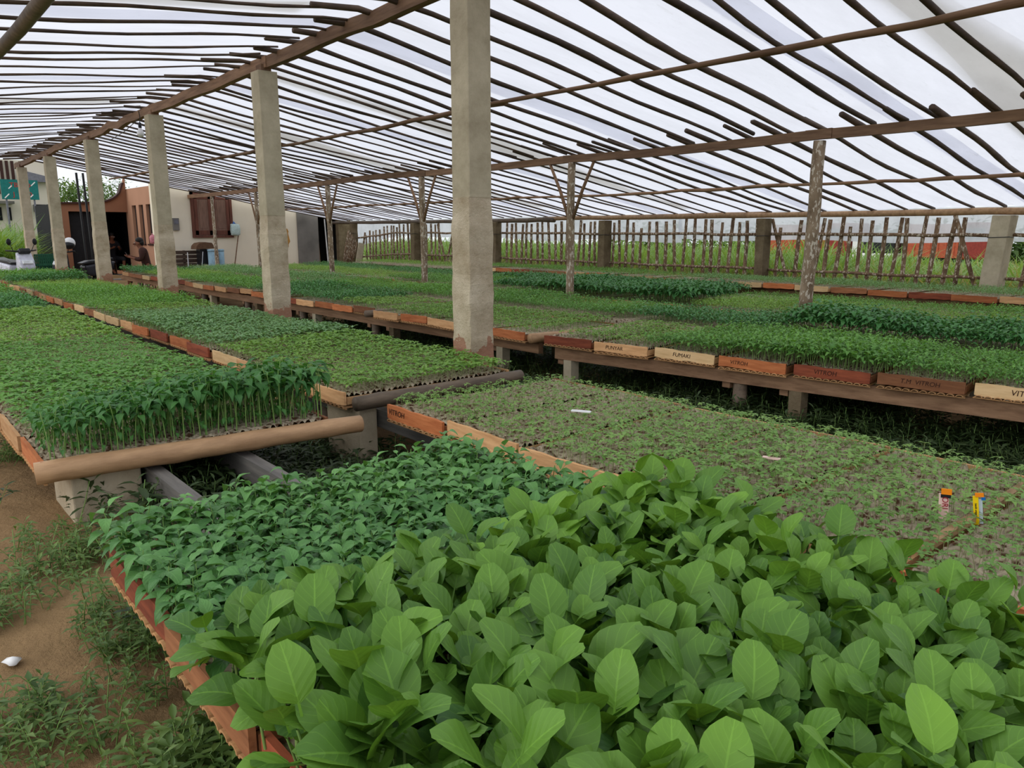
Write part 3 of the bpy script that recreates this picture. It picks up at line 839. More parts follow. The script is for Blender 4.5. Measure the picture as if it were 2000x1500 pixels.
CW = {'red': 'red-brown', 'tan': 'tan', 'orange': 'orange-brown', 'pale': 'pale', 'brown': 'brown'}
def trays(x0, x1, y0, y1, where, endname, seed, fine_to=6.0, zt=.655, jit=.02, colours=None, texts=None, dip=0.0, slats_to=9.0, sk=lambda y: 0):
    """one tray after another along a bench, counted from its near end"""
    r = random.Random(seed); W = round(x1-x0, 2); n = int((y1-y0)/PITCH+.2); pitch = (y1-y0)/n
    ang = 0; out = []
    for i in range(n):
        y = y0+pitch*(i+.5); k = colours[i] if colours and i < len(colours) else r.choice(KINDS)
        dx = r.uniform(-jit, jit); z = zt-.058+r.uniform(-.006,.006)-dip*math.sin(PI*((i % 7)/7))
        o = link('seedling_tray', frame_mesh(W, 'tan' if k in ('pale','tan') else 'brown'), None, Matrix.Translation((x0+dx+sk(y), y, z)) @ Matrix.Rotation(math.atan(sk(y)-sk(y+1)), 4, 'Z') @ Matrix.Rotation(r.uniform(-.012,.012), 4, 'X') @ Matrix.Rotation(r.uniform(-.012,.012), 4, 'Z'))
        tag(o, f'{CW[k]} fronted seedling tray, {ordw(i+1)} from the {endname} of {where}', 'tray', f'seedling trays on {where}')
        b = link('front_board', BOARD[(k, i % 2)], o, Matrix.Translation((.004, 0, .034+r.uniform(-.003,.006))) @ Matrix.Rotation(r.uniform(-.02,.02), 4, 'X'))
        b['label'] = f'{CW[k]} front board'
        link('potting_soil', soil_mesh(W, y < fine_to), o, Matrix.Translation((0, 0, .052)))
        if y < slats_to: link('split_bamboo_floor', slat_mesh(W), o, Matrix.Translation((0, 0, 0)))
        if texts and i in texts:
            s, size, off = texts[i]
            me = text_mesh(s, size, 'ink', .15)
            link('lettering', me, b, Matrix(((0,0,-1,-.0092),(-1,0,0,off),(0,1,0,.002),(0,0,0,1))))
        out.append(o)
    return out
def stuff(o, label, cat, kind='stuff'):
    return tag(o, label, cat, None, kind)

# ---- left row: near bed in the foreground and the long bed beyond the gap
bench(.48, 1.80, -.9, 20.3, 'long low bench of the leftmost row, bare rails showing in its gap', mat='railgrey', ins=.46)
trays(.485, 1.80, -.9, 2.46, 'the foreground bed', 'near end', 11, 0, slats_to=9, colours=['red','red','red','red','brown','red'], jit=.012)
trays(.50, 1.80, 3.60, 20.3, 'the left row past the block', 'near end', 12, 6, colours=['orange','tan','tan'])
# ---- second row
bench(2.13, 3.43, -.9, 20.0, 'long bench of the second row, left of the concrete columns', mat='railgrey')
trays(2.18, 3.45, -.81, 3.64, 'the pale sprout bed', 'near end', 13, 9, colours=['tan','tan','orange','tan','tan','tan','tan','orange'], texts={7: ('VITROH', .045, .17)}, jit=.01)
trays(2.14, 3.43, 4.02, 20.0, 'the second row past its pole', 'near end', 14, 7, colours=['tan','tan','tan','pale','red','orange','red','orange','tan','pale'])
# ---- third row (two benches side by side)
SK3 = lambda y: (5.2-y)*.15
bench(4.80, 6.15, .2, 5.15, 'near bench of the third row, under the trays with handwriting', ins=.12, sk=SK3)
bench(4.78, 6.05, 5.45, 20.6, 'far bench of the third row, behind the nearest concrete column')
bench(6.62, 7.62, 1.6, 20.6, 'inner bench of the third row, right behind the trays with handwriting')
T3 = trays(4.82, 6.20, .62, 5.22, 'the third row, handwritten part', 'near end', 15, 6.5, colours=['tan','pale','brown','red','orange','pale','tan','red'], jit=.03, dip=.012, sk=SK3,
      texts={1: ('VITROH', .05, -.02), 2: ('T.M  VITROH', .042, .0), 3: ('VITROH', .045, .04), 4: ('VITROH', .04, .10), 5: ('FUMAKI', .045, .02), 6: ('PUNYAR', .045, .06)})

trays(4.78, 6.05, 5.42, 8.22, 'the third row, middle part', 'near end', 16, 0, colours=['orange','tan','tan','orange','tan'], jit=.03)
trays(4.88, 6.10, 8.36, 20.6, 'the third row, far part', 'near end', 17, 0, dip=.03)
# ---- fourth row
bench(8.12, 9.38, -.2, 20.4, 'outer bench of the fourth row, right of the wooden middle posts')
bench(9.45, 10.6, -.2, 20.4, 'inner bench of the fourth row, behind the tall dark seedlings')
trays(8.12, 9.38, 5.0, 20.4, 'the fourth row', 'near end', 18, 0, dip=.015, slats_to=0, jit=.03)
# ---- fifth row by the fence
bench(10.92, 12.05, -.2, 20.0, 'bench of the last row along the picket fence', .70)
trays(10.92, 12.05, 2.3, 14.5, 'the last row by the fence', 'near end', 19, 0, zt=.80, slats_to=0, dip=.02, jit=.03)

# pots and soil on the benches whose trays are all hidden under leaves
def soil_slab(name, x0, x1, y0, y1, z, label):
    o = MB().box2((x0, y0, z-(.09 if z < .7 else .03)), (x1, y1, z)).build(name, 'pots'); return stuff(o, label, 'soil')
soil_slab('potting_soil', 6.86, 7.60, 1.7, 4.0, ZT-.005, 'bed of packed paper pots under the large dark plants at the right edge')
soil_slab('potting_soil', 6.45, 7.60, 4.05, 20.5, ZT-.005, 'bed of packed paper pots under the seedlings of the inner third row')
soil_slab('potting_soil', 9.47, 10.58, .2, 20.3, ZT-.005, 'bed of packed paper pots under the seedlings of the inner fourth row')
soil_slab('potting_soil', 8.14, 9.36, .2, 4.95, ZT-.005, 'bed of packed paper pots at the near end of the fourth row')

# poles laid across bench ends
def pole(name, p0, p1, rad, mat, label, cat='pole', grp=None, nodes_=4):
    r = random.Random(int(p0[0]*77)); n = 16; pts = []; rs = []
    for q in range(n+1):
        t = q/n; pts.append(Vector(p0).lerp(Vector(p1), t)+Vector((0, 0, r.uniform(-.002,.002)))); rs.append(rad*(1.07 if q % 4 == 2 else 1.0)*(1.04-.08*t))
    return tag(MB().tube(pts, rs, 14).build(name, mat, None, True), label, cat, grp)
pole('bamboo_pole', (.47, 3.62, .625), (1.93, 3.50, .625), .046, 'bamboo', 'smooth tan bamboo pole across the end of the tall pepper seedlings')
pole('bamboo_pole', (2.14, 3.93, .625), (3.46, 3.98, .625), .042, 'bamboo_old', 'dark grey bamboo pole across the end of the second row, left of the nearest column')
pole('bamboo_pole', (4.70, 8.29, .62), (6.0, 8.29, .62), .04, 'bamboo_old', 'short dark bamboo pole jutting out of the third row behind the nearest column')
pole('bamboo_pole', (4.78, 5.36, .62), (6.1, 5.28, .62), .045, 'bamboo', 'brown bamboo pole across the third row just right of the nearest column')
tag(MB().bar((2.36, .86, .672), (3.30, .86, .672), .028, .02).build('wooden_batten', 'bamboo'), 'thin tan batten lying across the pale sprout bed by the seed packets', 'batten')
# concrete blocks under the near bench ends
for x0, x1, y, g, lab in ((.60, .885, 3.87, .2, 'low concrete block standing on the soil under the tan bamboo pole'), (2.19, 2.31, 4.2, .1, 'concrete block in shade under the dark bamboo pole of the second row')):
    tag(MB().box2((x0, y-.22, g), (x1, y+.2, .57)).build('concrete_block', 'conc_block', None, False, .008), lab, 'concrete block', 'concrete blocks under the bench ends')

# ---- seed packets and labels stuck in the pale sprout bed
o = thing('seed_packet', 'orange and pink seed packet with red letters stuck upright in the pale sprout bed', 'seed packet', (2.70, .93, ZT), 'seed packets in the pale sprout bed')
rz = Matrix.Rotation(math.radians(-70), 4, 'Z')
def at_m(x, y, z, tilt=0, yaw=-72): return Matrix.Translation((x, y, z)) @ Matrix.Rotation(math.radians(yaw), 4, 'Z') @ Matrix.Rotation(tilt, 4, 'Y')
def slab(name, mat, w_, h_, th, mw, parent):
    ob = MB().box((0, 0, 0), (w_, th, h_)).build(name, mat); ob.matrix_basis = mw; put(ob, parent); return ob
slab('packet_body', 'pk_pink', .030, .105, .003, at_m(2.70, .93, .700, -.06), o)
slab('packet_top', 'pk_orange', .031, .020, .0034, at_m(2.696, .925, .762, -.06), o)
slab('dark_band', 'dark', .030, .012, .0036, at_m(2.697, .926, .746, -.06), o)
me = text_mesh('ORI', .026, 'ink_red'); t = link('lettering', me); t.matrix_basis = at_m(2.6975, .9270, .722, -.06) @ Matrix.Translation((0, -.0030, 0)) @ Matrix.Rotation(PI/2, 4, 'X') @ Matrix.Rotation(-PI/2, 4, 'Z'); put(t, o)
o = thing('seed_packet', 'folded yellow seed packet with a blue-tipped grey strip, beside the batten', 'seed packet', (2.76, .845, ZT), 'seed packets in the pale sprout bed')
slab('packet_body', 'pk_yellow', .016, .100, .003, at_m(2.757, .850, .703, -.14), o)
slab('packet_top', 'pk_orange', .025, .014, .0034, at_m(2.754, .845, .759, -.14), o)
slab('grey_strip', 'pk_grey', .011, .085, .003, at_m(2.766, .838, .700, -.14), o)
slab('blue_tip', 'pk_blue', .0115, .010, .0036, at_m(2.764, .835, .746, -.14), o)
me = text_mesh('benih unggul', .009, 'dark'); t = link('lettering', me); t.matrix_basis = at_m(2.757, .850, .705, -.14) @ Matrix.Translation((0, -.0022, 0)) @ Matrix.Rotation(PI/2, 4, 'X') @ Matrix.Rotation(-PI/2, 4, 'Z'); put(t, o)
tag(MB().box((2.72, 2.66, .722), (.025, .10, .006), Matrix.Rotation(.5, 3, 'Z')).build('plant_label', 'white'), 'crumpled white plastic label lying in the middle of the pale sprout bed', 'label')
tag(MB().box((2.74, 1.60, .715), (.02, .07, .006), Matrix.Rotation(.3, 3, 'Z')).build('plant_label', 'pk_pink'), 'small pink and orange packet scrap lying in the pale sprout bed', 'label')

# ================================================================ individual plants
def individuals(name, temps, pts, mats, label, cat, group, zrot=True, smin=.85, smax=1.15, tilt=.1):
    mes = []
    for t in temps:
        lv = np_mesh('leaves', t.L[0], t.L[1], t.L[2], t.L[3], [mats[0]])
        sv = np_mesh(name, t.S[0], t.S[1], t.S[2], t.S[3], [mats[1]]) if t.S is not None else None
        mes.append((sv, lv))
    r = random.Random(len(pts))
    for p in pts:
        sv, lv = r.choice(mes)
        mw = Matrix.Translation(p[:3]) @ Matrix.Rotation(r.uniform(0, 6.28), 4, 'Z') @ Matrix.Rotation(r.gauss(0, tilt), 4, 'X') @ Matrix.Scale(r.uniform(smin, smax)*p[3], 4)
        o = link(name, sv, None, mw); tag(o, label, cat, group)
        link('leaves', lv, o)
def split300(pts, n=300, dz=0.0):
    q = inview(pts+np.array([0, 0, dz, 0]), 10); d = (pts[:, 0]**2+pts[:, 1]**2)+np.where(q, 0, 1e4); k = np.argsort(d); return pts[k[:n]], pts[k[n:]]
def inview(p, m=60):
    # keep what the camera can see (a margin around the frame)
    c, s = math.cos(math.radians(40.36)), math.sin(math.radians(40.36))
    X = p[:, 0]*c-p[:, 1]*s; Y = p[:, 0]*s+p[:, 1]*c; Z = p[:, 2]-EYE
    cp, sp = math.cos(math.radians(11.31)), math.sin(math.radians(11.31))
    zc = cp*Y-sp*Z; yc = sp*Y+cp*Z
    u = 1000+1500*X/np.maximum(zc, .01); v = 750-1500*yc/np.maximum(zc, .01)
    return (zc > .05) & (u > -m) & (u < 2000+m) & (v < 1500+m)

EGG = [mk_egg(i) for i in range(14)]
pts = grid_pts(.475, 1.90, -.3, 1.56, .058, ZT-.01, .22)
pts = pts[inview(pts+np.array([0,0,.16,0]), 700)]
a, b = split300(pts, 300, .16)
individuals('eggplant_seedling', EGG, a, ('egg','stem'), 'broad-leaved bright green seedling in the foreground bed nearest the camera', 'seedling', 'broad-leaved seedlings in the foreground bed', smin=.9, smax=1.2, tilt=.16)
if len(b): stuff(scatter('eggplant_seedlings', EGG, b, ('egg','stem'), tilt=.15), 'remaining broad-leaved green seedlings toward the back of the foreground bed', 'seedlings')
CH = [mk_bushy(40+i, random.Random(i).uniform(.11,.15), 8, .074, .043, 0, 'point', .7, .5, .002, .014) for i in range(10)]
pts = grid_pts(.49, 1.84, 1.50, 2.52, .05, ZT-.01, .24)
a, b = split300(pts)
individuals('chilli_seedling', CH, a, ('chil','stem'), 'dark green pointed-leaf seedling behind the broad-leaved ones in the foreground bed', 'seedling', 'dark pointed-leaf seedlings in the foreground bed')
stuff(scatter('chilli_seedlings', CH, b, ('chil','stem'), tonevar=.4), 'remaining dark green pointed-leaf seedlings at the back of the foreground bed', 'seedlings')
def mk_tall(seed):
    r = random.Random(seed); h = r.uniform(.20,.25); bend = (r.uniform(-.03,.03), r.uniform(-.03,.03))
    st = [(*stem_np(h, .0026, bend, 5, 5), 0)]; lv = []; a = r.uniform(0, 6)
    for k in range(8):
        a += 2.4+r.uniform(-.3,.3); low = k < 2
        q = r.uniform(.25,.6) if low else .78+.22*(k-2)/5
        l = r.uniform(.05,.075)*(.6 if low else 1)
        v, f, u = leaf_np(l, l*.5, 5, 4, 'point', r.uniform(.3,.9), r.uniform(.08,.25), .03, .02, .0013)
        v = v @ rot_np(a, r.uniform(-.35,.45) if not low else -.5).T + np.array([bend[0]*q*q, bend[1]*q*q, h*q])
        lv.append((v, f, u, r.uniform(0,.4)))
    return Plant(st, lv)
TP = [mk_tall(80+i) for i in range(10)]
pts = grid_pts(.53, 1.84, 3.64, 4.10, .046, ZT-.01, .2)
individuals('pepper_seedling', TP, pts[:300], ('pep','stem'), 'tall thin-stemmed pepper seedling behind the tan bamboo pole at the left', 'seedling', 'tall pepper seedlings behind the bamboo pole', tilt=.05)
SPR = [mk_sprout(120+i, random.Random(i).uniform(.045,.065), .027, .012, 2) for i in range(10)]
pts = grid_pts(2.20, 3.43, -.3, 3.62, .034, ZT-.005, .24, .06)
pts = pts[inview(pts, 500)]
a, b = split300(pts)
individuals('sprout', SPR, a, ('spr','stem_pale'), 'tiny green sprout on a thin stem at the right end of the pale sprout bed', 'sprout', 'tiny sprouts in the pale sprout bed', tilt=.12)
stuff(scatter('sprouts', SPR, b, ('spr','stem_pale'), tilt=.15), 'sparse tiny green sprouts over the rest of the pale sprout bed', 'sprouts')

# ================================================================ beds of small seedlings (nobody could count them)
SM = [mk_sprout(200+i, random.Random(i).uniform(.05,.07), .034, .017, 2) for i in range(6)]
SM2 = [mk_sprout(220+i, random.Random(i).uniform(.06,.09), .040, .021, 3, 1) for i in range(6)]
BU = [mk_bushy(240+i, random.Random(i).uniform(.10,.14), 6, .05, .028, 1) for i in range(6)]
BF = [mk_bushy(260+i, random.Random(i).uniform(.09,.13), 5, .06, .036, 2) for i in range(6)]
BT = [mk_bushy(280+i, random.Random(i).uniform(.17,.22), 8, .075, .045, 1, 'point', .6, .6) for i in range(6)]
BTF = [mk_bushy(300+i, random.Random(i).uniform(.17,.22), 7, .09, .055, 2, 'point', .6, .6) for i in range(6)]
def bed(x0, x1, y0, y1, step, temps, mat, label, z=ZT, smin=.85, smax=1.15, drop=.03, name='seedlings', h=1.0, tonevar=.5, sk=None):
    p = grid_pts(x0, x1, y0, y1, step, z-.005, .25, drop); p[:, 3] *= h
    if sk: p[:, 0] += sk(p[:, 1])
    p = p[inview(p, 350)]
    if len(p) == 0: return
    stuff(scatter(name, temps, p, (mat, 'stem_pale' if temps is SM else 'stem'), smin=smin, smax=smax, tonevar=tonevar), label, 'seedlings')
L1 = (.53, 1.80)
bed(*L1, 4.12, 7.4, .036, SM, 'bed_mid', 'mat of short green seedlings right behind the tall pepper seedlings', h=1.1)
bed(*L1, 7.4, 10.6, .042, SM2, 'bed_light', 'patch of yellowish short seedlings on the left bed', drop=.22)
bed(*L1, 10.75, 13.2, .05, BF, 'bed_dark', 'dark green seedlings at the left edge of the photo beyond the yellowish patch')
bed(*L1, 13.3, 20.2, .06, BF, 'bed_mid', 'far green seedlings of the left bed before the white scooter')
L2 = (2.16, 3.43)
bed(*L2, 4.05, 6.2, .036, SM, 'bed_light', 'bright light green seedlings in front of the nearest concrete column', h=1.15)
bed(*L2, 6.32, 9.6, .040, SM2, 'bed_blue', 'greyish green seedlings of the second row before the second concrete column')
bed(*L2, 9.7, 10.3, .042, SM2, 'bed_light', 'narrow band of yellowish green seedlings in the second row')
bed(*L2, 10.4, 14.6, .05, BF, 'bed_mid', 'lush mid green seedlings of the second row by the third concrete column', h=.85)
bed(*L2, 14.7, 16.4, .055, BF, 'bed_light', 'light green seedlings of the second row by the fourth concrete column', h=.7)
bed(*L2, 16.5, 17.6, .055, BF, 'bed_dark', 'dark band of seedlings in the second row by the fifth concrete column', h=1.2)
bed(*L2, 17.7, 19.9, .06, BF, 'bed_mid', 'farthest seedlings of the second row before the scooters')
L3 = (4.87, 6.18)
bed(*L3, .7, 2.3, .042, BU, 'bed_mid', 'leggy green seedlings at the right edge of the third row', h=.8, sk=SK3)
bed(*L3, 2.3, 4.2, .042, BU, 'bed_mid', 'dense green seedlings above the handwritten trays of the third row', h=1.0, sk=SK3)
bed(*L3, 4.2, 5.1, .042, SM2, 'bed_light', 'thin light green seedlings above the red trays of the third row', h=.8, sk=SK3)
bed(4.85, 6.05, 5.45, 8.2, .042, SM2, 'bed_light', 'short light green seedlings of the third row behind the nearest concrete column', h=.8)
bed(4.92, 6.1, 8.4, 9.3, .045, SM2, 'bed_light', 'light green seedlings just past the jutting bamboo of the third row', h=.9)
bed(4.92, 6.1, 9.35, 12.3, .05, BF, 'bed_dark', 'dark green seedlings of the third row right of the second concrete column', h=.95)
bed(4.92, 6.1, 12.4, 16.2, .055, BF, 'bed_mid', 'green seedlings of the third row by the third concrete column', h=.85)
bed(4.92, 6.1, 16.3, 18.4, .06, BF, 'bed_light', 'light green far seedlings of the third row by the man', h=.8)
bed(4.92, 6.1, 18.5, 20.5, .06, BF, 'bed_dark', 'dark green seedlings at the far left end of the third row', h=.9)
L3b = (6.46, 7.6)
bed(6.8, 7.6, 1.7, 3.9, .055, BT, 'bed_dark', 'large dark leaved plants at the right edge, behind the leggy seedlings', h=.95)
bed(6.5, 7.6, 3.9, 5.6, .05, BU, 'bed_dark', 'dark seedlings in front of the unbraced wooden post', h=.95)
bed(*L3b, 5.7, 9.0, .05, BU, 'bed_mid', 'bright green seedlings of the inner third row right of the nearest column', h=.85)
bed(*L3b, 9.1, 13, .055, BF, 'bed_mid', 'mid green seedlings of the inner third row left of the nearest column', h=.8)
bed(*L3b, 13.1, 20.4, .065, BF, 'bed_blue', 'bluish green seedlings of the inner third row below the shutters', h=.85)
L4 = (8.18, 9.36)
bed(*L4, 2.3, 4.9, .05, BF, 'bed_light', 'light green seedlings right of the unbraced wooden post', h=.7)
bed(*L4, 5.0, 6.1, .05, BF, 'bed_light', 'light green seedlings left of the unbraced wooden post, beside the tall dark ones', h=.7)
bed(*L4, 6.15, 10.2, .06, BTF, 'bed_dark', 'tall dark green plants around the foot of the first V-braced post', h=1.0)
bed(*L4, 10.3, 13.6, .06, BF, 'bed_mid', 'green seedlings of the fourth row left of the nearest concrete column', h=.8)
bed(*L4, 13.7, 20.3, .07, BF, 'bed_light', 'far light green seedlings of the fourth row', h=.7)
L4b = (9.48, 10.57)
bed(*L4b, 2.8, 6.6, .055, BF, 'bed_mid', 'green seedlings in the fourth row below the right fence', h=.6)
bed(*L4b, 6.7, 11.5, .065, BTF, 'bed_dark', 'dark tall plants behind the first V-braced post', h=.8)
bed(*L4b, 11.6, 20.2, .07, BF, 'bed_dark', 'dark green seedlings of the inner fourth row toward the grey shed', h=.8)
L5 = (10.97, 12.03)
bed(*L5, 2.4, 8.5, .055, BF, 'bed_blue', 'pale green short seedlings of the last row below the right fence', .80, h=.6)
bed(*L5, 8.6, 14.4, .065, BF, 'bed_mid', 'short green seedlings of the last row below the middle fence', .80, h=.6)
bed(*L5, 14.5, 19.9, .075, BF, 'bed_light', 'far yellowish seedlings of the last row toward the shed corner', .74, h=.6)
soil_slab('potting_soil', 10.95, 12.03, 14.55, 19.95, .735, 'bed of paper pots at the far end of the last row')

# ================================================================ weeds on the soil
def mk_weed(seed, h=.09, n=7):
    return mk_bushy(seed, h, n, .038, .014, 2, 'lance', .3, .35, .002, .004)
WD = [mk_weed(400+i, random.Random(i).uniform(.05,.11), 8) for i in range(8)]
def clumps(n, box_, sd, spread, cnt, keep=None):
    r = np.random.default_rng(sd); out = []
    for _ in range(n):
        cx, cy = r.uniform(box_[0], box_[1]), r.uniform(box_[2], box_[3])
        m = r.integers(cnt//2, cnt); p = np.stack([r.normal(cx, spread, m), r.normal(cy, spread, m)], -1); out.append(p)
    p = np.concatenate(out)
    if keep is not None: p = p[keep(p[:, 0], p[:, 1])]
    z = np.array([gz(x, y) for x, y in p])
    return np.concatenate([p, z[:, None], r.uniform(.6, 1.15, len(p))[:, None]], 1)
p = clumps(115, (-.7, .62, .6, 5.2), 1, .10, 60, lambda x, y: (x < .75) & ~((y > 2.28) & (y < 2.8) & (x < .165*y+.04*np.sin(y*9))) & ~((y > 3.55) & (y < 4.8) & (x < .17*y+.08*np.sin(y*6))) & (np.sin(x*23+y*9)*np.sin(y*17-x*7) < .55) )
p = p[inview(p)]
stuff(scatter('weeds', WD, p, ('weed','stem'), tilt=.3), 'low green weeds creeping over the soil at the lower left', 'weeds')
p = clumps(40, (-.35, .55, .7, 1.7), 2, .09, 70)
p = p[inview(p)]
WD2 = [mk_bushy(430+i, random.Random(i).uniform(.09,.14), 10, .055, .017, 1, 'lance', .3, .4, .002, .004) for i in range(8)]
stuff(scatter('weeds', WD2, p, ('weed','stem'), tilt=.3), 'thicker narrow-leaved weeds beside the red-brown trays at the bottom left', 'weeds')
p = np.concatenate([clumps(260, (3.6, 6.6, .5, 11), 3, .22, 60, lambda x, y: ~((np.abs(x-3.6) < .2) & ((np.abs(y-4.7) < .2) | (np.abs(y-8.32) < .2)))), clumps(46, (.95, 2.3, 2.3, 4.7), 13, .2, 60)])
stuff(scatter('weeds', WD2, p, ('weed_shaded','stem'), tilt=.3, smin=.9, smax=1.6), 'weeds between and under the benches, leaves coloured dark for the shade there', 'weeds')
# scrap of paper and dead leaves
mb = MB(); r = random.Random(3)
for k in range(9):
    a = 2*PI*k/9; mb.v.append((.215+.028*math.cos(a)*r.uniform(.7,1.2), 2.54+.032*math.sin(a)*r.uniform(.7,1.2), gz(.215, 2.54)+.012+r.uniform(0,.012)))
mb.v.append((.215, 2.54, gz(.215, 2.54)+.032)); mb.v.append((.215, 2.54, gz(.215, 2.54)+.0))
mb.f = [(k, (k+1) % 9, 9) for k in range(9)]+[((k+1) % 9, k, 10) for k in range(9)]
tag(mb.build('paper_scrap', 'white', None, True), 'crumpled white scrap lying on the bare soil at the left edge', 'litter')
tag(MB().box((4.72, 7.1, gz(4.72, 7.1)+.05), (.05, .16, .03), Matrix.Rotation(.6, 3, 'Z')).build('paper_scrap', 'white'), 'white scrap on the shaded ground under the third row left of the nearest column', 'litter')
# ================================================================ grass outside
def mk_grass(seed, L, nb=6, W=.022, spread=.06):
    r = random.Random(seed); lv = []
    for k in range(nb):
        l = L*r.uniform(.6, 1.15)
        v, f, u = leaf_np(l, W*r.uniform(.7,1.3), 4, 2, 'lance', r.uniform(.3,.9), .1)
        v = v @ rot_np(r.uniform(0, 6.28), r.uniform(1.15, 1.5)).T + np.array([r.gauss(0, spread), r.gauss(0, spread), 0])
        lv.append((v, f, u, r.uniform(0,.4)))
    return Plant(None, lv)
def field(n, x0, x1, y0, y1, sd, keep=None, hs=(.7,1.2)):
    r = np.random.default_rng(sd); p = np.stack([r.uniform(x0, x1, n), r.uniform(y0, y1, n)], -1)
    if keep is not None: p = p[keep(p[:, 0], p[:, 1])]
    z = np.array([gz(x, y) for x, y in p]); q = np.concatenate([p, z[:, None], r.uniform(hs[0], hs[1], len(p))[:, None]], 1)
    return q[inview(q+np.array([0, 0, .8, 0]))]
GR = [mk_grass(500+i, .95) for i in range(8)]; GS = [mk_grass(520+i, .55, 7) for i in range(8)]; GD = [mk_grass(540+i, .55, 8, .018, .09) for i in range(8)]
GL = [mk_grass(560+i, 1.75, 7, .04, .12) for i in range(8)]
stuff(scatter('grass', GR, field(3600, 13.3, 17.5, 7.0, 26, 1, lambda x, y: (y < 23) | (x > 14.7)), ('grass','grass'), tilt=.15), 'tall green grass growing behind the middle and far fence', 'grass')
stuff(scatter('grass', GS, field(3400, 13.1, 19, 1.5, 9, 2, None, (.8,1.45)), ('grass','grass'), tilt=.2), 'green grass tufts behind the right fence', 'grass')
stuff(scatter('dry_grass', GD, field(3600, 13.0, 18.0, 1.5, 10, 3), ('drygrass','drygrass'), tilt=.3), 'dry yellow grass behind the right fence', 'grass')
stuff(scatter('dry_grass', GD, field(700, 13.0, 14.2, 10, 20, 4), ('drygrass','drygrass'), tilt=.3), 'thin dry grass at the foot of the middle fence', 'grass')
stuff(scatter('grass', GS, field(3000, 18.5, 29, 4, 40, 8), ('grass','grass'), tilt=.2, smin=.6, smax=.9), 'low green grass of the field toward the trucks', 'grass')
stuff(scatter('grass', GL, field(3000, 2.3, 5.4, 25.6, 35, 5, lambda x, y: (x < 3.7) | (y > 33), (.7,1.1)), ('grass','grass'), tilt=.12), 'tall reedy green grass between the white scooter and the far white building', 'grass')

# ================================================================ house
def wall(name, lo, hi, mat): return struct(MB().box2(lo, hi).build(name, mat))
HY = 24.35
wall('wall_back', (6.9, HY, -.2), (11.36, HY+.2, 3.4), 'cream')
# rusty stain running down the wall
mb = MB(); r = random.Random(9); poly = []
for k in range(22):
    a = 2*PI*k/22; poly.append((.12*math.cos(a)*r.uniform(.6,1.1), .36*math.sin(a)*r.uniform(.8,1.1)))
o = MB().prism(poly, Matrix(((1,0,0,10.98),(0,0,1,HY-.001),(0,1,0,1.35),(0,0,0,1))), .004).build('trim_1', 'rust'); struct(o); o['label'] = 'orange stain on the cream wall'
# shuttered window
wn = bpy.data.objects.new('window_1', None); COL.objects.link(wn); wn.location = (8.62, HY-.03, 1.98); struct(wn)
fr = MB()
fr.box2((7.98, HY-.06, 1.45), (8.06, HY, 2.75)); fr.box2((9.14, HY-.06, 1.45), (9.22, HY, 2.75)); fr.box2((7.98, HY-.07, 1.40), (9.22, HY, 1.47)); fr.box2((7.98, HY-.06, 2.68), (9.22, HY, 2.76))
fr.build('frame', 'shutter', wn)
for x0 in (8.07, 8.61):
    s = MB(); x1 = x0+.52
    s.box2((x0, HY-.05, 1.48), (x0+.10, HY-.01, 2.67)); s.box2((x1-.10, HY-.05, 1.48), (x1, HY-.01, 2.67)); s.box2((x0, HY-.05, 1.48), (x1, HY-.01, 1.62)); s.box2((x0, HY-.05, 2.55), (x1, HY-.01, 2.67))
    sh = s.build('shutter', 'shutter', wn, False, .006)
    p_ = MB().box2((x0+.10, HY-.035, 1.62), (x1-.10, HY-.012, 2.55)).box2((x0+.15, HY-.045, 1.68), (x1-.15, HY-.03, 2.48)).build('panel', 'shutter_panel'); put(p_, wn); p_.name = 'shutter_panel'
# porch: side wall with three tall slits, front wall with curved parapet, inside walls painted near black for shade
ys_ = [(24.55, 25.0), (25.3, 25.75), (26.05, 26.5)]
mb = MB().box2((6.9, HY+.2, -.2), (7.05, 27.2, 1.22)).box2((6.9, HY+.2, 2.38), (7.05, 27.2, 2.9))
e = [HY+.2]+[q for a in ys_ for q in a]+[27.2]
for k in range(0, len(e), 2): mb.box2((6.9, e[k], 1.22), (7.05, e[k+1], 2.38))
struct(mb.build('wall_side', 'orange_pale'))
for k, (a, b) in enumerate(ys_):
    w_ = MB().box2((6.985, a, 1.22), (7.0, b, 2.38)).build(f'window_{k+2}', 'black'); struct(w_)  # black pane fills the slit, standing in for the unlit room behind
    struct(MB().box2((6.86, a-.03, 1.18), (6.95, b+.03, 1.22)).build(f'trim_{k+2}', 'trimdark'))
poly = [(4.88, -.2), (5.22, -.2), (5.22, 2.19), (6.9, 2.19), (6.9, 3.3), (6.84, 3.06)]
for k in range(9):
    t = k/8; poly.append((6.80-.80*t, 2.46+.58*(1-math.sqrt(max(0, 1-(1-t)**2)))))
poly += [(5.6, 2.43), (4.88, 2.41)]
M4 = Matrix(((1,0,0,0),(0,0,1,27.1),(0,1,0,0),(0,0,0,1)))
struct(MB().prism(poly, M4, .18).build('wall_porch', 'orange'))
mb = MB(); pp = poly[5:]
for k in range(len(pp)-1):
    if pp[k] == pp[k+1]: continue
    mb.bar((pp[k][0], 27.06, pp[k][1]+.02), (pp[k+1][0], 27.06, pp[k+1][1]+.02), .26, .05)
mb.box2((4.83, 26.95, -.2), (4.89, 27.2, 2.42))
struct(mb.build('trim_5', 'trimdark'))
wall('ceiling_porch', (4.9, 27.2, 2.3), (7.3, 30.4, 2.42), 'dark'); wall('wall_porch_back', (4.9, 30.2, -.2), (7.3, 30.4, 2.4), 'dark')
wall('wall_porch_left', (4.88, 27.2, -.2), (5.0, 30.3, 2.4), 'dark'); wall('wall_porch_right', (7.1, 27.2, -.2), (7.3, 30.3, 2.4), 'dark')
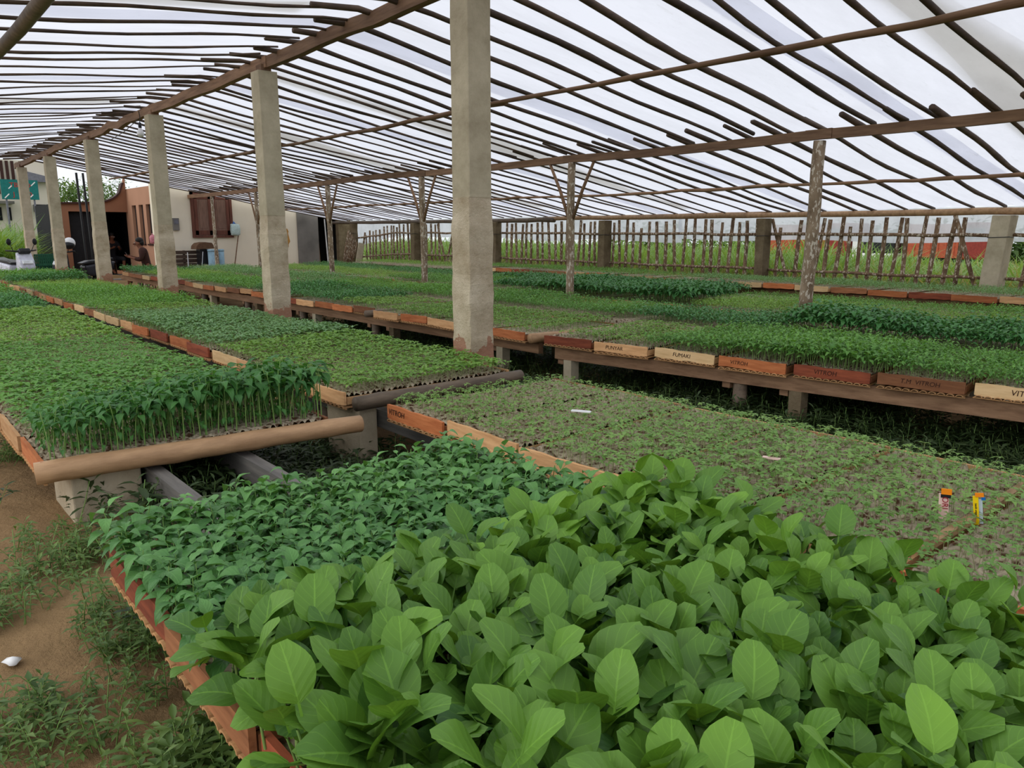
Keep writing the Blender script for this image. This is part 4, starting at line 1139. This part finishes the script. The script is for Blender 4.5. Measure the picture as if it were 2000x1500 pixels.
wall('doorway_dark_slab', (5.24, 27.16, .1), (6.1, 27.2, 2.17), 'dark'); wall('floor_porch', (4.9, 24.6, .0), (6.9, 30.2, .22), 'grey_wall')  # near-black slab fills half the porch opening to keep it dark
# grey shed at the end of the cream wall
wall('wall_shed', (11.36, HY-.05, -.2), (12.1, HY+.15, 2.5), 'grey_wall'); wall('wall_shed_corner', (12.85, HY-.05, -.2), (13.45, HY+.15, 2.1), 'conc_dark')
wall('wall_shed_back', (11.4, HY+2.0, -.2), (13.5, HY+2.15, 2.4), 'dark'); wall('ceiling_shed', (11.36, HY+.1, 2.12), (13.45, HY+2.15, 2.2), 'dark'); wall('wall_shed_right', (13.4, HY, -.2), (13.5, HY+2.1, 2.2), 'dark')  # shed interior coloured near black to stand for its shade
for k, (x, lab) in enumerate(((12.25, 'reddish brown thin pole leaning in the dark shed doorway'), (12.55, 'pale thin pole standing in the dark shed doorway'))):
    tag(MB().tube([(x, HY+.2, gz(x, 24.6)), (x-.06, HY+.25, 2.0)], .022, 7).build('leaning_pole', 'rail' if k == 0 else 'white'), lab, 'pole', 'poles in the shed doorway')
r = random.Random(4)
for k in range(6):
    x = 11.95+.1*k; tag(MB().tube([(x-.22-.04*k, 22.05+.05*k, gz(x, 22)), (x-.1, 22.05+.05*k, .95), (x+.06-.02*k, 22.05+.04*k, 1.62-.07*k)], [.03,.028,.022], 7).build('crooked_stick', 'picket', None, True), f'grey crooked stick leaning by the sagging end of the fence, {ordw(k+1)} from the shed side', 'stick', 'sticks stacked by the fence end')
tag(MB().box((12.2, 21.75, .86), (.2, .03, .75), Matrix.Rotation(.22, 3, 'Y')).build('pale_board', 'conc'), 'pale board leaning among the crooked sticks at the fence end', 'board')
# things along the house wall
o = thing('electric_meter', 'small grey box fixed on the cream wall beside the fourth concrete column', 'meter box', (7.52, HY-.04, 1.8))
MB().box2((7.42, HY-.08, 1.62), (7.60, HY-.002, 1.98)).build('case', 'grey_wall', o, False, .01); MB().box2((7.45, HY-.088, 1.80), (7.57, HY-.08, 1.94)).build('window', 'bike_grey', o)
o = thing('pallet', 'dark slatted wooden pallet standing against the foot of the cream wall', 'pallet', (7.66, 24.1, gz(7.6, 24.1)))
for k in range(4): MB().box2((7.1, 24.08, .55+.125*k), (8.15, 24.12, .65+.125*k)).build('slat', 'pole', o)
for x in (7.15, 7.62, 8.1): MB().box2((x-.03, 24.12, .1), (x+.03, 24.18, 1.03)).build('upright', 'pole', o)
o = thing('handcart', 'brown tarpaulin-covered cart standing against the cream wall left of the bamboo post', 'cart', (8.02, 23.75, gz(8, 23.8)))
mb = MB(); poly = [(-.27,0),(-.25,.10),(-.17,.18),(0,.21),(.2,.19),(.24,.12),(.26,.02)]
mb.prism(poly, Matrix(((1,0,0,8.05),(0,0,1,23.75),(0,1,0,1.07),(0,0,0,1))), .5); mb.build('tarpaulin', 'tarp', o, False, .01)
MB().box2((7.92, 23.6, .62), (8.2, 23.95, 1.07)).build('box', 'black', o)
for s in (-1, 1): MB().tube([(7.98, 23.75+s*.2, 1.0), (7.9, 23.75+s*.2, .4)], .014, 6).build('leg', 'chrome', o)
for s in (-1, 1): MB().torus((8.05, 23.75+s*.2, gz(8, 23.8)+.2), .17, .028, 'X').build('wheel', 'rubber', o, True)
for k, (x, y, rr, lab) in enumerate(((8.17, 23.42, .095, 'light blue plastic tube container just left of the bamboo post by the house'), (8.52, 23.55, .08, 'light blue plastic tube container just right of the bamboo post by the house'))):
    o = thing('blue_container', lab, 'container', (x, y, gz(x, y)), 'blue containers at the house wall'); g = gz(x, y)
    MB().lathe([(rr*.9, 0), (rr, .03), (rr*.98, .4), (rr, 1.05-g-.04)], (x, y, g), 16).build('body', 'blue_pipe', o, True)
    MB().lathe([(rr*1.1, 0), (rr*1.12, .02), (rr*1.05, .05), (rr*.6, .06)], (x, y, 1.01), 16).build('lid', 'blue_pipe', o, True)
tag(MB().tube([(7.62, 23.85, gz(7.6, 23.8)), (7.63, 23.85, .98)], .014, 7).build('water_pipe', 'white'), 'thin white standpipe in front of the dark pallet', 'pipe')
tag(MB().box((7.75, 23.7, gz(7.7, 23.7)+.33), (.34, .3, .18)).box((7.75, 23.7, gz(7.7, 23.7)+.16), (.26, .24, .3)).build('blue_basin', 'bagblue'), 'small dark blue basin on a block in front of the pallet', 'basin')
tag(MB().tube([(8.95, 23.9, gz(9, 24)), (9.42, HY-.03, 1.72)], .018, 7).build('leaning_pole', 'rail'), 'thin brown pole leaning against the cream wall left of the second concrete column', 'pole')
tag(MB().box((10.72, 24.15, .55), (.25, .03, .55), Matrix.Rotation(-.3, 3, 'Y')).build('brown_board', 'tray_brown'), 'brown board leaning on the cream wall right of the second concrete column', 'board')
def bag(name, c, s, mat, mat2, lab, sd):
    r = random.Random(sd); o = thing(name, lab, 'bag', c)
    mb = MB().ball(c, s, 16, 10); mb.v = [(c[0]+s[0]*.9*max(-1, min(1, ((x-c[0])/s[0])*1.45)), y, c[2]+s[2]*.9*max(-1, min(1, ((z-c[2])/s[2])*1.45))) for x, y, z in mb.v]; mb.v = [(x+r.uniform(-.012,.012), y, z+r.uniform(-.015,.015)) for x, y, z in mb.v]
    mb.build('pouch', mat, o, True)
    MB().tube([(c[0]-s[0]*.4, c[1], c[2]+s[2]*.7), (c[0]-s[0]*.2, c[1]+.03, c[2]+s[2]*1.25), (c[0]+s[0]*.2, c[1], c[2]+s[2]*.75)], s[0]*.18, 7).build('handle', mat2, o, True)
bag('plastic_bag', (9.24, HY-.16, 1.64), (.15, .08, .19), 'bagwhite', 'bagblue', 'blue and white plastic bag hanging at the right of the shutters', 1)
bag('plastic_bag', (6.82, HY-.12, 1.36), (.10, .08, .13), 'bagpink', 'bagpink', 'pink plastic bag hanging behind the seated man', 2)
for k, (x, y, lab) in enumerate(((4.93, 24.0, 'thin black steel pole left of the porch doorway, nearer the fifth column'), (5.10, 24.05, 'second thin black steel pole left of the porch, half hidden by a column'))):
    tag(MB().tube([(x+.04, y, gz(x, y)-.05), (x, y, 3.15)], .03, 8).build('steel_pole', 'black'), lab, 'pole', 'black poles before the porch')

# far building behind the tall grass
o = thing('far_building', 'white building with brown stripes far behind the grass at the left edge', 'building', (4.7, 36.4, 0))
MB().box2((2.2, 36, -.2), (6.6, 41, 4.3)).build('wall', 'white_wall', o)
for k in range(7): MB().box2((4.42+.18*k-.35, 35.94, 3.0), (4.52+.18*k-.35, 36, 4.25)).build('brown_stripe', 'trimdark', o)
mb = MB(); mb.prism([(-.5,0),(.5,.0),(.32,.22),(-.5,.42)], Matrix(((1,0,0,5.95),(0,0,1,35.8),(0,1,0,3.48),(0,0,0,1))), .4); mb.build('awning', 'bike_grey', o)
MB().box2((3.4, 35.4, 2.62), (5.05, 36, 2.72)).build('lean_to_roof', 'grey_wall', o)
for x in (4.55, 4.86): MB().box2((x, 35.95, 2.0), (x+.12, 36.02, 2.5)).build('window', 'dark', o)
o2 = MB().box2((5.75, 35.6, 2.34), (6.2, 36, 2.62)).build('wall_unit', 'black'); tag(o2, 'dark box unit mounted on the far white building below the sign', 'air conditioner')
o = thing('sign_board', 'teal sign board with red letters in front of the far white building', 'sign', (5.15, 34.6, 2.8))
MB().box2((4.56, 34.58, 2.76), (5.76, 34.64, 3.48)).build('board', 'teal', o)
for (x, z, l) in ((4.72, 2.88, .22), (4.85, 3.2, .16), (5.6, 3.34, .2), (5.52, 2.9, .14)): MB().box((x, 34.575, z), (l, .01, .035), Matrix.Rotation(-.8, 3, 'Y')).build('white_dash', 'white', o)
for s_, x, z, sz in (('TB', 4.97, 3.28, .24), ('O', 5.43, 3.27, .22), ('J', 4.95, 2.94, .24), ('D', 5.46, 2.95, .22)):
    t = link('lettering', text_mesh(s_, sz, 'red')); t.matrix_basis = Matrix.Translation((x, 34.572, z)) @ Matrix.Rotation(PI/2, 4, 'X'); put(t, o)
for x in (4.7, 5.6): MB().tube([(x, 34.66, gz(x, 34.6)-.1), (x, 34.66, 2.9)], .035, 7).build('post', 'bike_grey', o)

# trees
def tree(x, y, h, rr, n, sd, lab, dens=1):
    r = np.random.default_rng(sd); o = thing('tree', lab, 'tree', (x, y, gz(x, y)), 'trees behind the house')
    g = gz(x, y)-.2; rd = random.Random(sd)
    mb = MB().tube([(x, y, g), (x+.05, y, g+h*.45), (x-.1, y+.1, g+h*.85)], [.14, .1, .03], 8)
    blobs = []
    for k in range(9):
        a = rd.uniform(0, 6.28); q = rd.uniform(.2, 1); c = (x+math.cos(a)*rr*q, y+math.sin(a)*rr*q, g+h*rd.uniform(.45, 1.0))
        mb.tube([(x, y, g+h*.4), ((x+c[0])/2, (y+c[1])/2, (g+h*.45+c[2])/2), c], [.05, .035, .012], 5); blobs.append(c)
    mb.build('trunk', 'bark', o, True)
    P = []
    for c in blobs: P.append(np.stack([r.normal(c[0], rr*.28, n//9), r.normal(c[1], rr*.28, n//9), r.normal(c[2], rr*.22, n//9), r.uniform(.7, 1.3, n//9)], -1))
    T = []
    for k in range(5):
        v, f, u = leaf_np(.26, .13, 2, 2, 'ovate', .4, .15); v = v @ rot_np(0, rd.uniform(-.8, .8)).T; T.append(Plant(None, [(v, f, u, rd.uniform(0,.4))]))
    s = scatter('foliage', T, np.concatenate(P), ('tree','tree'), None, tilt=.5); put(s, o)
tree(9.2, 50, 4.2, 1.3, 1300, 1, 'leafy tree seen between the fifth and fourth concrete columns, left of the black poles')
tree(10.9, 51, 4.9, 1.2, 800, 2, 'taller thin-leaved tree directly behind the black poles')
tree(12.6, 52, 4.6, 1.2, 420, 3, 'sparse tree seen above the curve of the porch gable')
tree(8.3, 56, 4.6, 1.6, 1200, 4, 'bushy tree beside the far white building')
tree(11.5, 60, 4.2, 2.4, 1800, 5, 'broad green tree behind the other trees over the porch wall')
for k, (x, y, lab) in enumerate(((38, 6, 'dark bush behind the orange truck at the right'), (38, 11, 'dark bush behind the white van'), (39, 17, 'dark bush behind the red and orange truck'), (39, 24, 'dark bush far behind the first V-braced post'), (38, 31, 'dark bush far behind the middle fence'))):
    r = np.random.default_rng(60+k); m = 1500; P = np.stack([r.normal(x, .8, m), r.normal(y, 2.0, m), gz(x, y)+np.abs(r.normal(.7, .55, m)), r.uniform(1.2, 2, m)], -1)
    v, f, u = leaf_np(.26, .14, 2, 2, 'ovate', .4, .15); s = scatter('bush', [Plant(None, [(v, f, u, .1)])], P, ('tree','tree'), None, tilt=.6); tag(s, lab, 'bush', 'bushes beyond the road')

# vehicles on the road behind the field
def truck(x, y0, y1, mat, mat2, cab_end, lab):
    g = gz(x, (y0+y1)/2); o = thing('truck', lab, 'truck', (x, (y0+y1)/2, g), 'trucks on the road behind the field')
    cab0, cab1 = (y0, y0+.9) if cab_end < 0 else (y1-.9, y1); b0, b1 = (cab1+.05, y1) if cab_end < 0 else (y0, cab0-.05)
    mb = MB().box2((x, b0, g+.5), (x+1.9, b1, g+1.7)); nseg = 7
    for k in range(nseg): yy = b0+(b1-b0)*(k+.5)/nseg; mb.box2((x-.03, yy-.03, g+.5), (x, yy+.03, g+1.7))
    mb.build('cargo_body', mat, o); MB().box2((x+.05, cab0, g+.45), (x+1.85, cab1, g+1.75)).build('cab', mat2, o, False, .08)
    MB().box2((x+.03, cab0+.15, g+1.15), (x+.06, cab1-.15, g+1.55)).build('side_window', 'black', o)
    MB().box2((x+.3, y0+.1, g+.35), (x+1.6, y1-.1, g+.5)).build('chassis', 'black', o)
    for yy in (y0+.5, y1-.6):
        for xx in (x+.15, x+1.7): MB().torus((xx, yy, g+.27), .19, .09, 'X', 16, 8).lathe([(.02,0),(.02,.01)], (xx, yy, g+.27), 4).build('wheel', 'rubber', o, True)
truck(30, 14.9, 18.6, 'truck_orange', 'truck_red', -1, 'orange truck with a dark red cab beyond the fence, behind the unbraced wooden post')
truck(30, 9.9, 12.75, 'truck_orange', 'truck_red', -1, 'orange truck beyond the fence left of the grey concrete post')
g = gz(30, 14); o = thing('white_van', 'white low vehicle parked between the two orange trucks', 'van', (30, 14, g))
MB().box2((30, 13.0, g+.3), (31.6, 14.75, g+.62)).box2((30.1, 14.35, g+.6), (31.5, 14.75, g+1.3)).build('body', 'white', o, False, .05)
MB().box2((30.12, 13.1, g+.62), (31.4, 14.3, g+1.15)).build('cabin_windows', 'black', o, False, .05)
for yy in (13.35, 14.4): MB().torus((30.1, yy, g+.22), .16, .07, 'X', 16, 8).build('wheel', 'rubber', o, True)

# ================================================================ scooters, crates
def scooter(loc, yaw, body, lab, helmet=False):
    o = thing('scooter', lab, 'motorbike', loc, 'parked scooters'); o.rotation_euler = (0, 0, yaw)
    def P(mb, name, mat, bevel=0, smooth=True):
        ob = mb.build(name, mat, None, smooth, bevel); ob.parent = o; return ob
    for y, nm in ((.62, 'front_wheel'), (-.58, 'rear_wheel')):
        wh = P(MB().torus((0, y, .28), .22, .055, 'X', 24, 8), nm, 'rubber')
        mb = MB()
        for k in range(5): a = 2*PI*k/5; mb.bar((0, y, .28), (0, y+.2*math.cos(a), .28+.2*math.sin(a)), .03, .025)
        q = mb.build('rim', 'chrome'); q.parent = wh
    P(MB().tube([(.05, .62, .28), (.05, .52, .62), (.03, .44, .92)], .022, 8).tube([(-.05, .62, .28), (-.05, .52, .62), (-.03, .44, .92)], .022, 8), 'fork', 'bike_grey')
    M1 = Matrix(((0,0,1,0),(1,0,0,0),(0,1,0,0),(0,0,0,1)))
    P(MB().prism([(.30,.34),(.44,.42),(.60,.60),(.56,.78),(.42,.98),(.36,.96),(.34,.6)], M1, .34), 'front_cowl', body, .06, False)
    P(MB().prism([(.38,.55),(.52,.52),(.78,.50),(.80,.46),(.6,.56),(.46,.60)], M1, .14), 'front_mudguard', body, .03, False)
    P(MB().prism([(-.25,.26),(.36,.28),(.38,.38),(-.2,.40)], M1, .30), 'footboard', 'black', .03, False)
    P(MB().prism([(-.92,.74),(-.80,.55),(-.3,.38),(-.12,.42),(-.06,.66),(-.5,.72)], M1, .28), 'tail_body', body, .05, False)
    P(MB().prism([(-.86,.76),(-.5,.70),(-.05,.68),(.0,.72),(-.2,.78),(-.6,.80),(-.85,.84)], M1, .24), 'seat', 'black', .04, False)
    P(MB().box((0, .57, .74), (.24, .05, .10), Matrix.Rotation(.5, 3, 'X')), 'headlight', 'glass_lamp', .02, False)
    P(MB().box((0, .46, 1.0), (.26, .12, .12), Matrix.Rotation(.5, 3, 'X')), 'handlebar_cover', 'black', .03, False)
    P(MB().tube([(-.34, .30, 1.02), (-.15, .40, 1.0), (.15, .40, 1.0), (.34, .30, 1.02)], .018, 8), 'handlebar', 'black')
    for s in (-1, 1):
        P(MB().tube([(s*.2, .38, 1.0), (s*.27, .40, 1.16)], .008, 6).ball((s*.29, .40, 1.22), (.055, .018, .08), 10, 6), 'mirror', 'black')
    P(MB().box((0, .60, .52), (.2, .01, .08)), 'number_plate', 'bike_grey', 0, False)
    P(MB().tube([(.12, -.1, .28), (.15, -.4, .3), (.15, -.78, .4)], [.03, .045, .05], 8), 'exhaust', 'bike_grey')
    P(MB().tube([(-.08, -.05, .3), (-.2, .02, .02)], .012, 6), 'stand', 'black')
    if helmet:
        c, s = math.cos(yaw), math.sin(yaw); x, y = -.26, .36; wx, wy = loc[0]+c*x-s*y, loc[1]+s*x+c*y
        h = thing('helmet', 'white and black helmet hung on the mirror of the black scooter', 'helmet', (wx, wy, loc[2]+1.05))
        MB().ball((wx, wy, loc[2]+1.22), (.13, .14, .13), 16, 10).build('shell', 'white', h, True); MB().ball((wx-.02, wy-.04, loc[2]+1.17), (.125, .13, .10), 14, 8).build('visor', 'black', h, True)
scooter((3.05, 22.2, gz(3, 22.2)), math.radians(196), 'bike_white', 'white scooter parked at the left edge beside the farthest concrete column')
scooter((4.28, 21.55, gz(4.28, 21.5)), math.radians(112), 'bike_dark', 'dark grey and black scooter parked between the fifth and fourth concrete columns', True)
for k in range(3):
    z = gz(3.9, 23.6)+.02+.27*k; o = thing('plastic_crate', f'dark green plastic crate behind the scooters, {("lowest","middle","topmost")[k]} of its stack', 'crate', (3.95, 23.6, z), 'stacked green crates')
    mb = MB()
    for a in (0, .245): mb.box2((3.62, 23.4, z+a), (4.3, 23.43, z+a+.025)).box2((3.62, 23.8, z+a), (4.3, 23.83, z+a+.025)).box2((3.62, 23.4, z+a), (3.65, 23.83, z+a+.025)).box2((4.27, 23.4, z+a), (4.3, 23.83, z+a+.025))
    for q in range(15): x = 3.62+.655*q/14; mb.box2((x, 23.4, z), (x+.022, 23.42, z+.26)).box2((x, 23.81, z), (x+.022, 23.83, z+.26))
    for zz in (.09, .17): mb.box2((3.62, 23.405, z+zz), (4.3, 23.42, z+zz+.018))
    mb.build('lattice_wall', 'green_crate', o); MB().box2((3.64, 23.43, z), (4.28, 23.8, z+.015)).build('floor', 'green_crate', o)

# ================================================================ people
def skinned(name, J, E_, R, mat, parent, sub=2):
    me = bpy.data.meshes.new(name); ks = list(J); ix = {k: i for i, k in enumerate(ks)}
    me.from_pydata([J[k] for k in ks], [(ix[a], ix[b]) for a, b in E_], []); me.update(); me.materials.append(M[mat])
    o = bpy.data.objects.new(name, me); COL.objects.link(o); o.parent = parent
    m = o.modifiers.new('skin', 'SKIN'); m.use_smooth_shade = True
    for i, k in enumerate(ks):
        sv = me.skin_vertices[0].data[i]; r = R[k]; sv.radius = r if isinstance(r, tuple) else (r, r); sv.use_root = (i == 0)
    s = o.modifiers.new('sub', 'SUBSURF'); s.levels = sub; s.render_levels = sub
    return o
def person(loc, yaw, lab, shirt, lean=.0):
    o = thing('person', lab, 'person', loc); o.rotation_euler = (0, 0, yaw)
    J = {'pelvis': (0,0,.50), 'waist': (0,.02,.66), 'chest': (0,.07,.88), 'collar': (0,.11,1.02), 'neck': (0,.135,1.09), 'skull': (0,.17,1.17), 'crown': (0,.165,1.27)}
    E_ = [('pelvis','waist'),('waist','chest'),('chest','collar'),('collar','neck'),('neck','skull'),('skull','crown')]
    R = {'pelvis': (.15,.11), 'waist': (.13,.10), 'chest': (.15,.11), 'collar': (.09,.07), 'neck': .052, 'skull': (.075,.095), 'crown': (.066,.08)}
    for s, S in ((-1,'l'),(1,'r')):
        fwd = .40 if S == 'l' else .34
        J.update({S+'sh': (s*.18,.08,1.0), S+'el': (s*.26,.14,.76), S+'wr': (s*.10,fwd,.84), S+'pa': (s*.055,fwd+.06,.865),
                  S+'hip': (s*.10,.02,.47), S+'kn': (s*.20,.44,.50), S+'an': (s*.17,.46,.10), S+'toe': (s*.19,.62,.045)})
        E_ += [('collar',S+'sh'),(S+'sh',S+'el'),(S+'el',S+'wr'),(S+'wr',S+'pa'),('pelvis',S+'hip'),(S+'hip',S+'kn'),(S+'kn',S+'an'),(S+'an',S+'toe')]
        R.update({S+'sh': .062, S+'el': .042, S+'wr': .027, S+'pa': (.036,.018), S+'hip': .088, S+'kn': .06, S+'an': .038, S+'toe': (.042,.022)})
        for k, (dx, dy, dz, l) in enumerate(((.030,.05,.03,1), (.012,.065,.03,1), (-.006,.07,.028,1), (-.022,.06,.024,.9), (-.045,.015,.04,.9))):
            a, b = f'{S}f{k}a', f'{S}f{k}b'; p = J[S+'pa']
            J[a] = (p[0]-s*dx*.9, p[1]+dy*.5, p[2]+dz*.2); J[b] = (p[0]-s*(dx*.6+.02), p[1]+dy*.85, p[2]+dz*1.2)
            E_ += [(S+'pa', a), (a, b)]; R[a] = .0095; R[b] = .008
    skinned('body', J, E_, R, 'skin', o)
    def sub(keys, grow, name, mat, ends=None, lv=2):
        J2 = {k: J[k] for k in keys}; J2.update(ends or {})
        R2 = {k: (tuple(q+grow for q in R[k]) if isinstance(R[k], tuple) else R[k]+grow) for k in keys}
        return J2, R2
    J2, R2 = sub(['waist','pelvis','chest','collar','lsh','rsh','lel','rel'], .016, '', '')
    mid = lambda a, b, t: tuple(p+(q-p)*t for p, q in zip(J[a], J[b]))
    J2['lend'] = mid('lel','lwr',.55); J2['rend'] = mid('rel','rwr',.55); R2['lend'] = R2['rend'] = .046
    skinned('shirt', J2, [('waist','pelvis'),('waist','chest'),('chest','collar'),('collar','lsh'),('collar','rsh'),('lsh','lel'),('rsh','rel'),('lel','lend'),('rel','rend')], R2, shirt, o)
    J3, R3 = sub(['pelvis','lhip','rhip','lkn','rkn'], .022, '', '')
    J3['lend'] = mid('lkn','lan',.25); J3['rend'] = mid('rkn','ran',.9); R3['lend'] = .075; R3['rend'] = .06
    skinned('trousers', J3, [('pelvis','lhip'),('pelvis','rhip'),('lhip','lkn'),('rhip','rkn'),('lkn','lend'),('rkn','rend')], R3, 'trouser', o)
    def P(mb, n, m):
        ob = mb.build(n, m, None, True); ob.parent = o; return ob
    P(MB().ball((0, .145, 1.262), (.086, .098, .075), 14, 8).ball((0, .10, 1.20), (.082, .06, .085), 12, 8), 'hair', 'hair')
    P(MB().ball((0, .285, 1.165), (.014, .024, .022), 8, 6), 'nose', 'skin')
    for s in (-1, 1):
        P(MB().ball((s*.032, .262, 1.195), (.014, .010, .008), 8, 5), 'eye', 'white'); P(MB().ball((s*.034, .262, 1.215), (.022, .010, .005), 8, 5), 'eyebrow', 'hair'); P(MB().ball((s*.088, .165, 1.18), (.014, .022, .032), 8, 6), 'ear', 'skin')
    P(MB().ball((0, .262, 1.125), (.026, .012, .007), 8, 5), 'mouth', 'shirt')
    return o
def phone(o, lab):
    c = Matrix.Translation(o.location) @ o.rotation_euler.to_matrix().to_4x4()
    ph = MB().box((0, 0, 0), (.075, .010, .15)).build('mobile_phone', 'phone', None, False, .004); ph.matrix_basis = c @ Matrix.Translation((0, .46, .90)) @ Matrix.Rotation(-.6, 4, 'X'); tag(ph, lab, 'phone')
def stool(o, lab):
    x, y, g = o.location; s = thing('stool', lab, 'stool', (x, y, g), 'stools before the porch')
    MB().lathe([(.17, .36), (.18, .38), (.17, .405)], (x, y, g), 16).build('seat', 'rail', s)
    for k in range(4): a = PI/4+k*PI/2; MB().tube([(x+.12*math.cos(a), y+.12*math.sin(a), g+.37), (x+.16*math.cos(a), y+.16*math.sin(a), g)], .018, 7).build('leg', 'rail', s)
yaw = math.radians(72)
m1 = person((5.84, 21.45, gz(5.84,21.45)), yaw, 'person in a brown shirt seated past the third row, head bent over a phone', 'shirt'); phone(m1, 'dark mobile phone held by the person in the brown shirt'); stool(m1, 'low stool under the person in the brown shirt')
m2 = person((6.5, 27.9, .22), math.radians(190), 'person in dark clothes sitting in the shade of the porch doorway', 'trouser'); phone(m2, 'mobile phone held by the person in dark clothes'); stool(m2, 'low stool under the person in dark clothes')
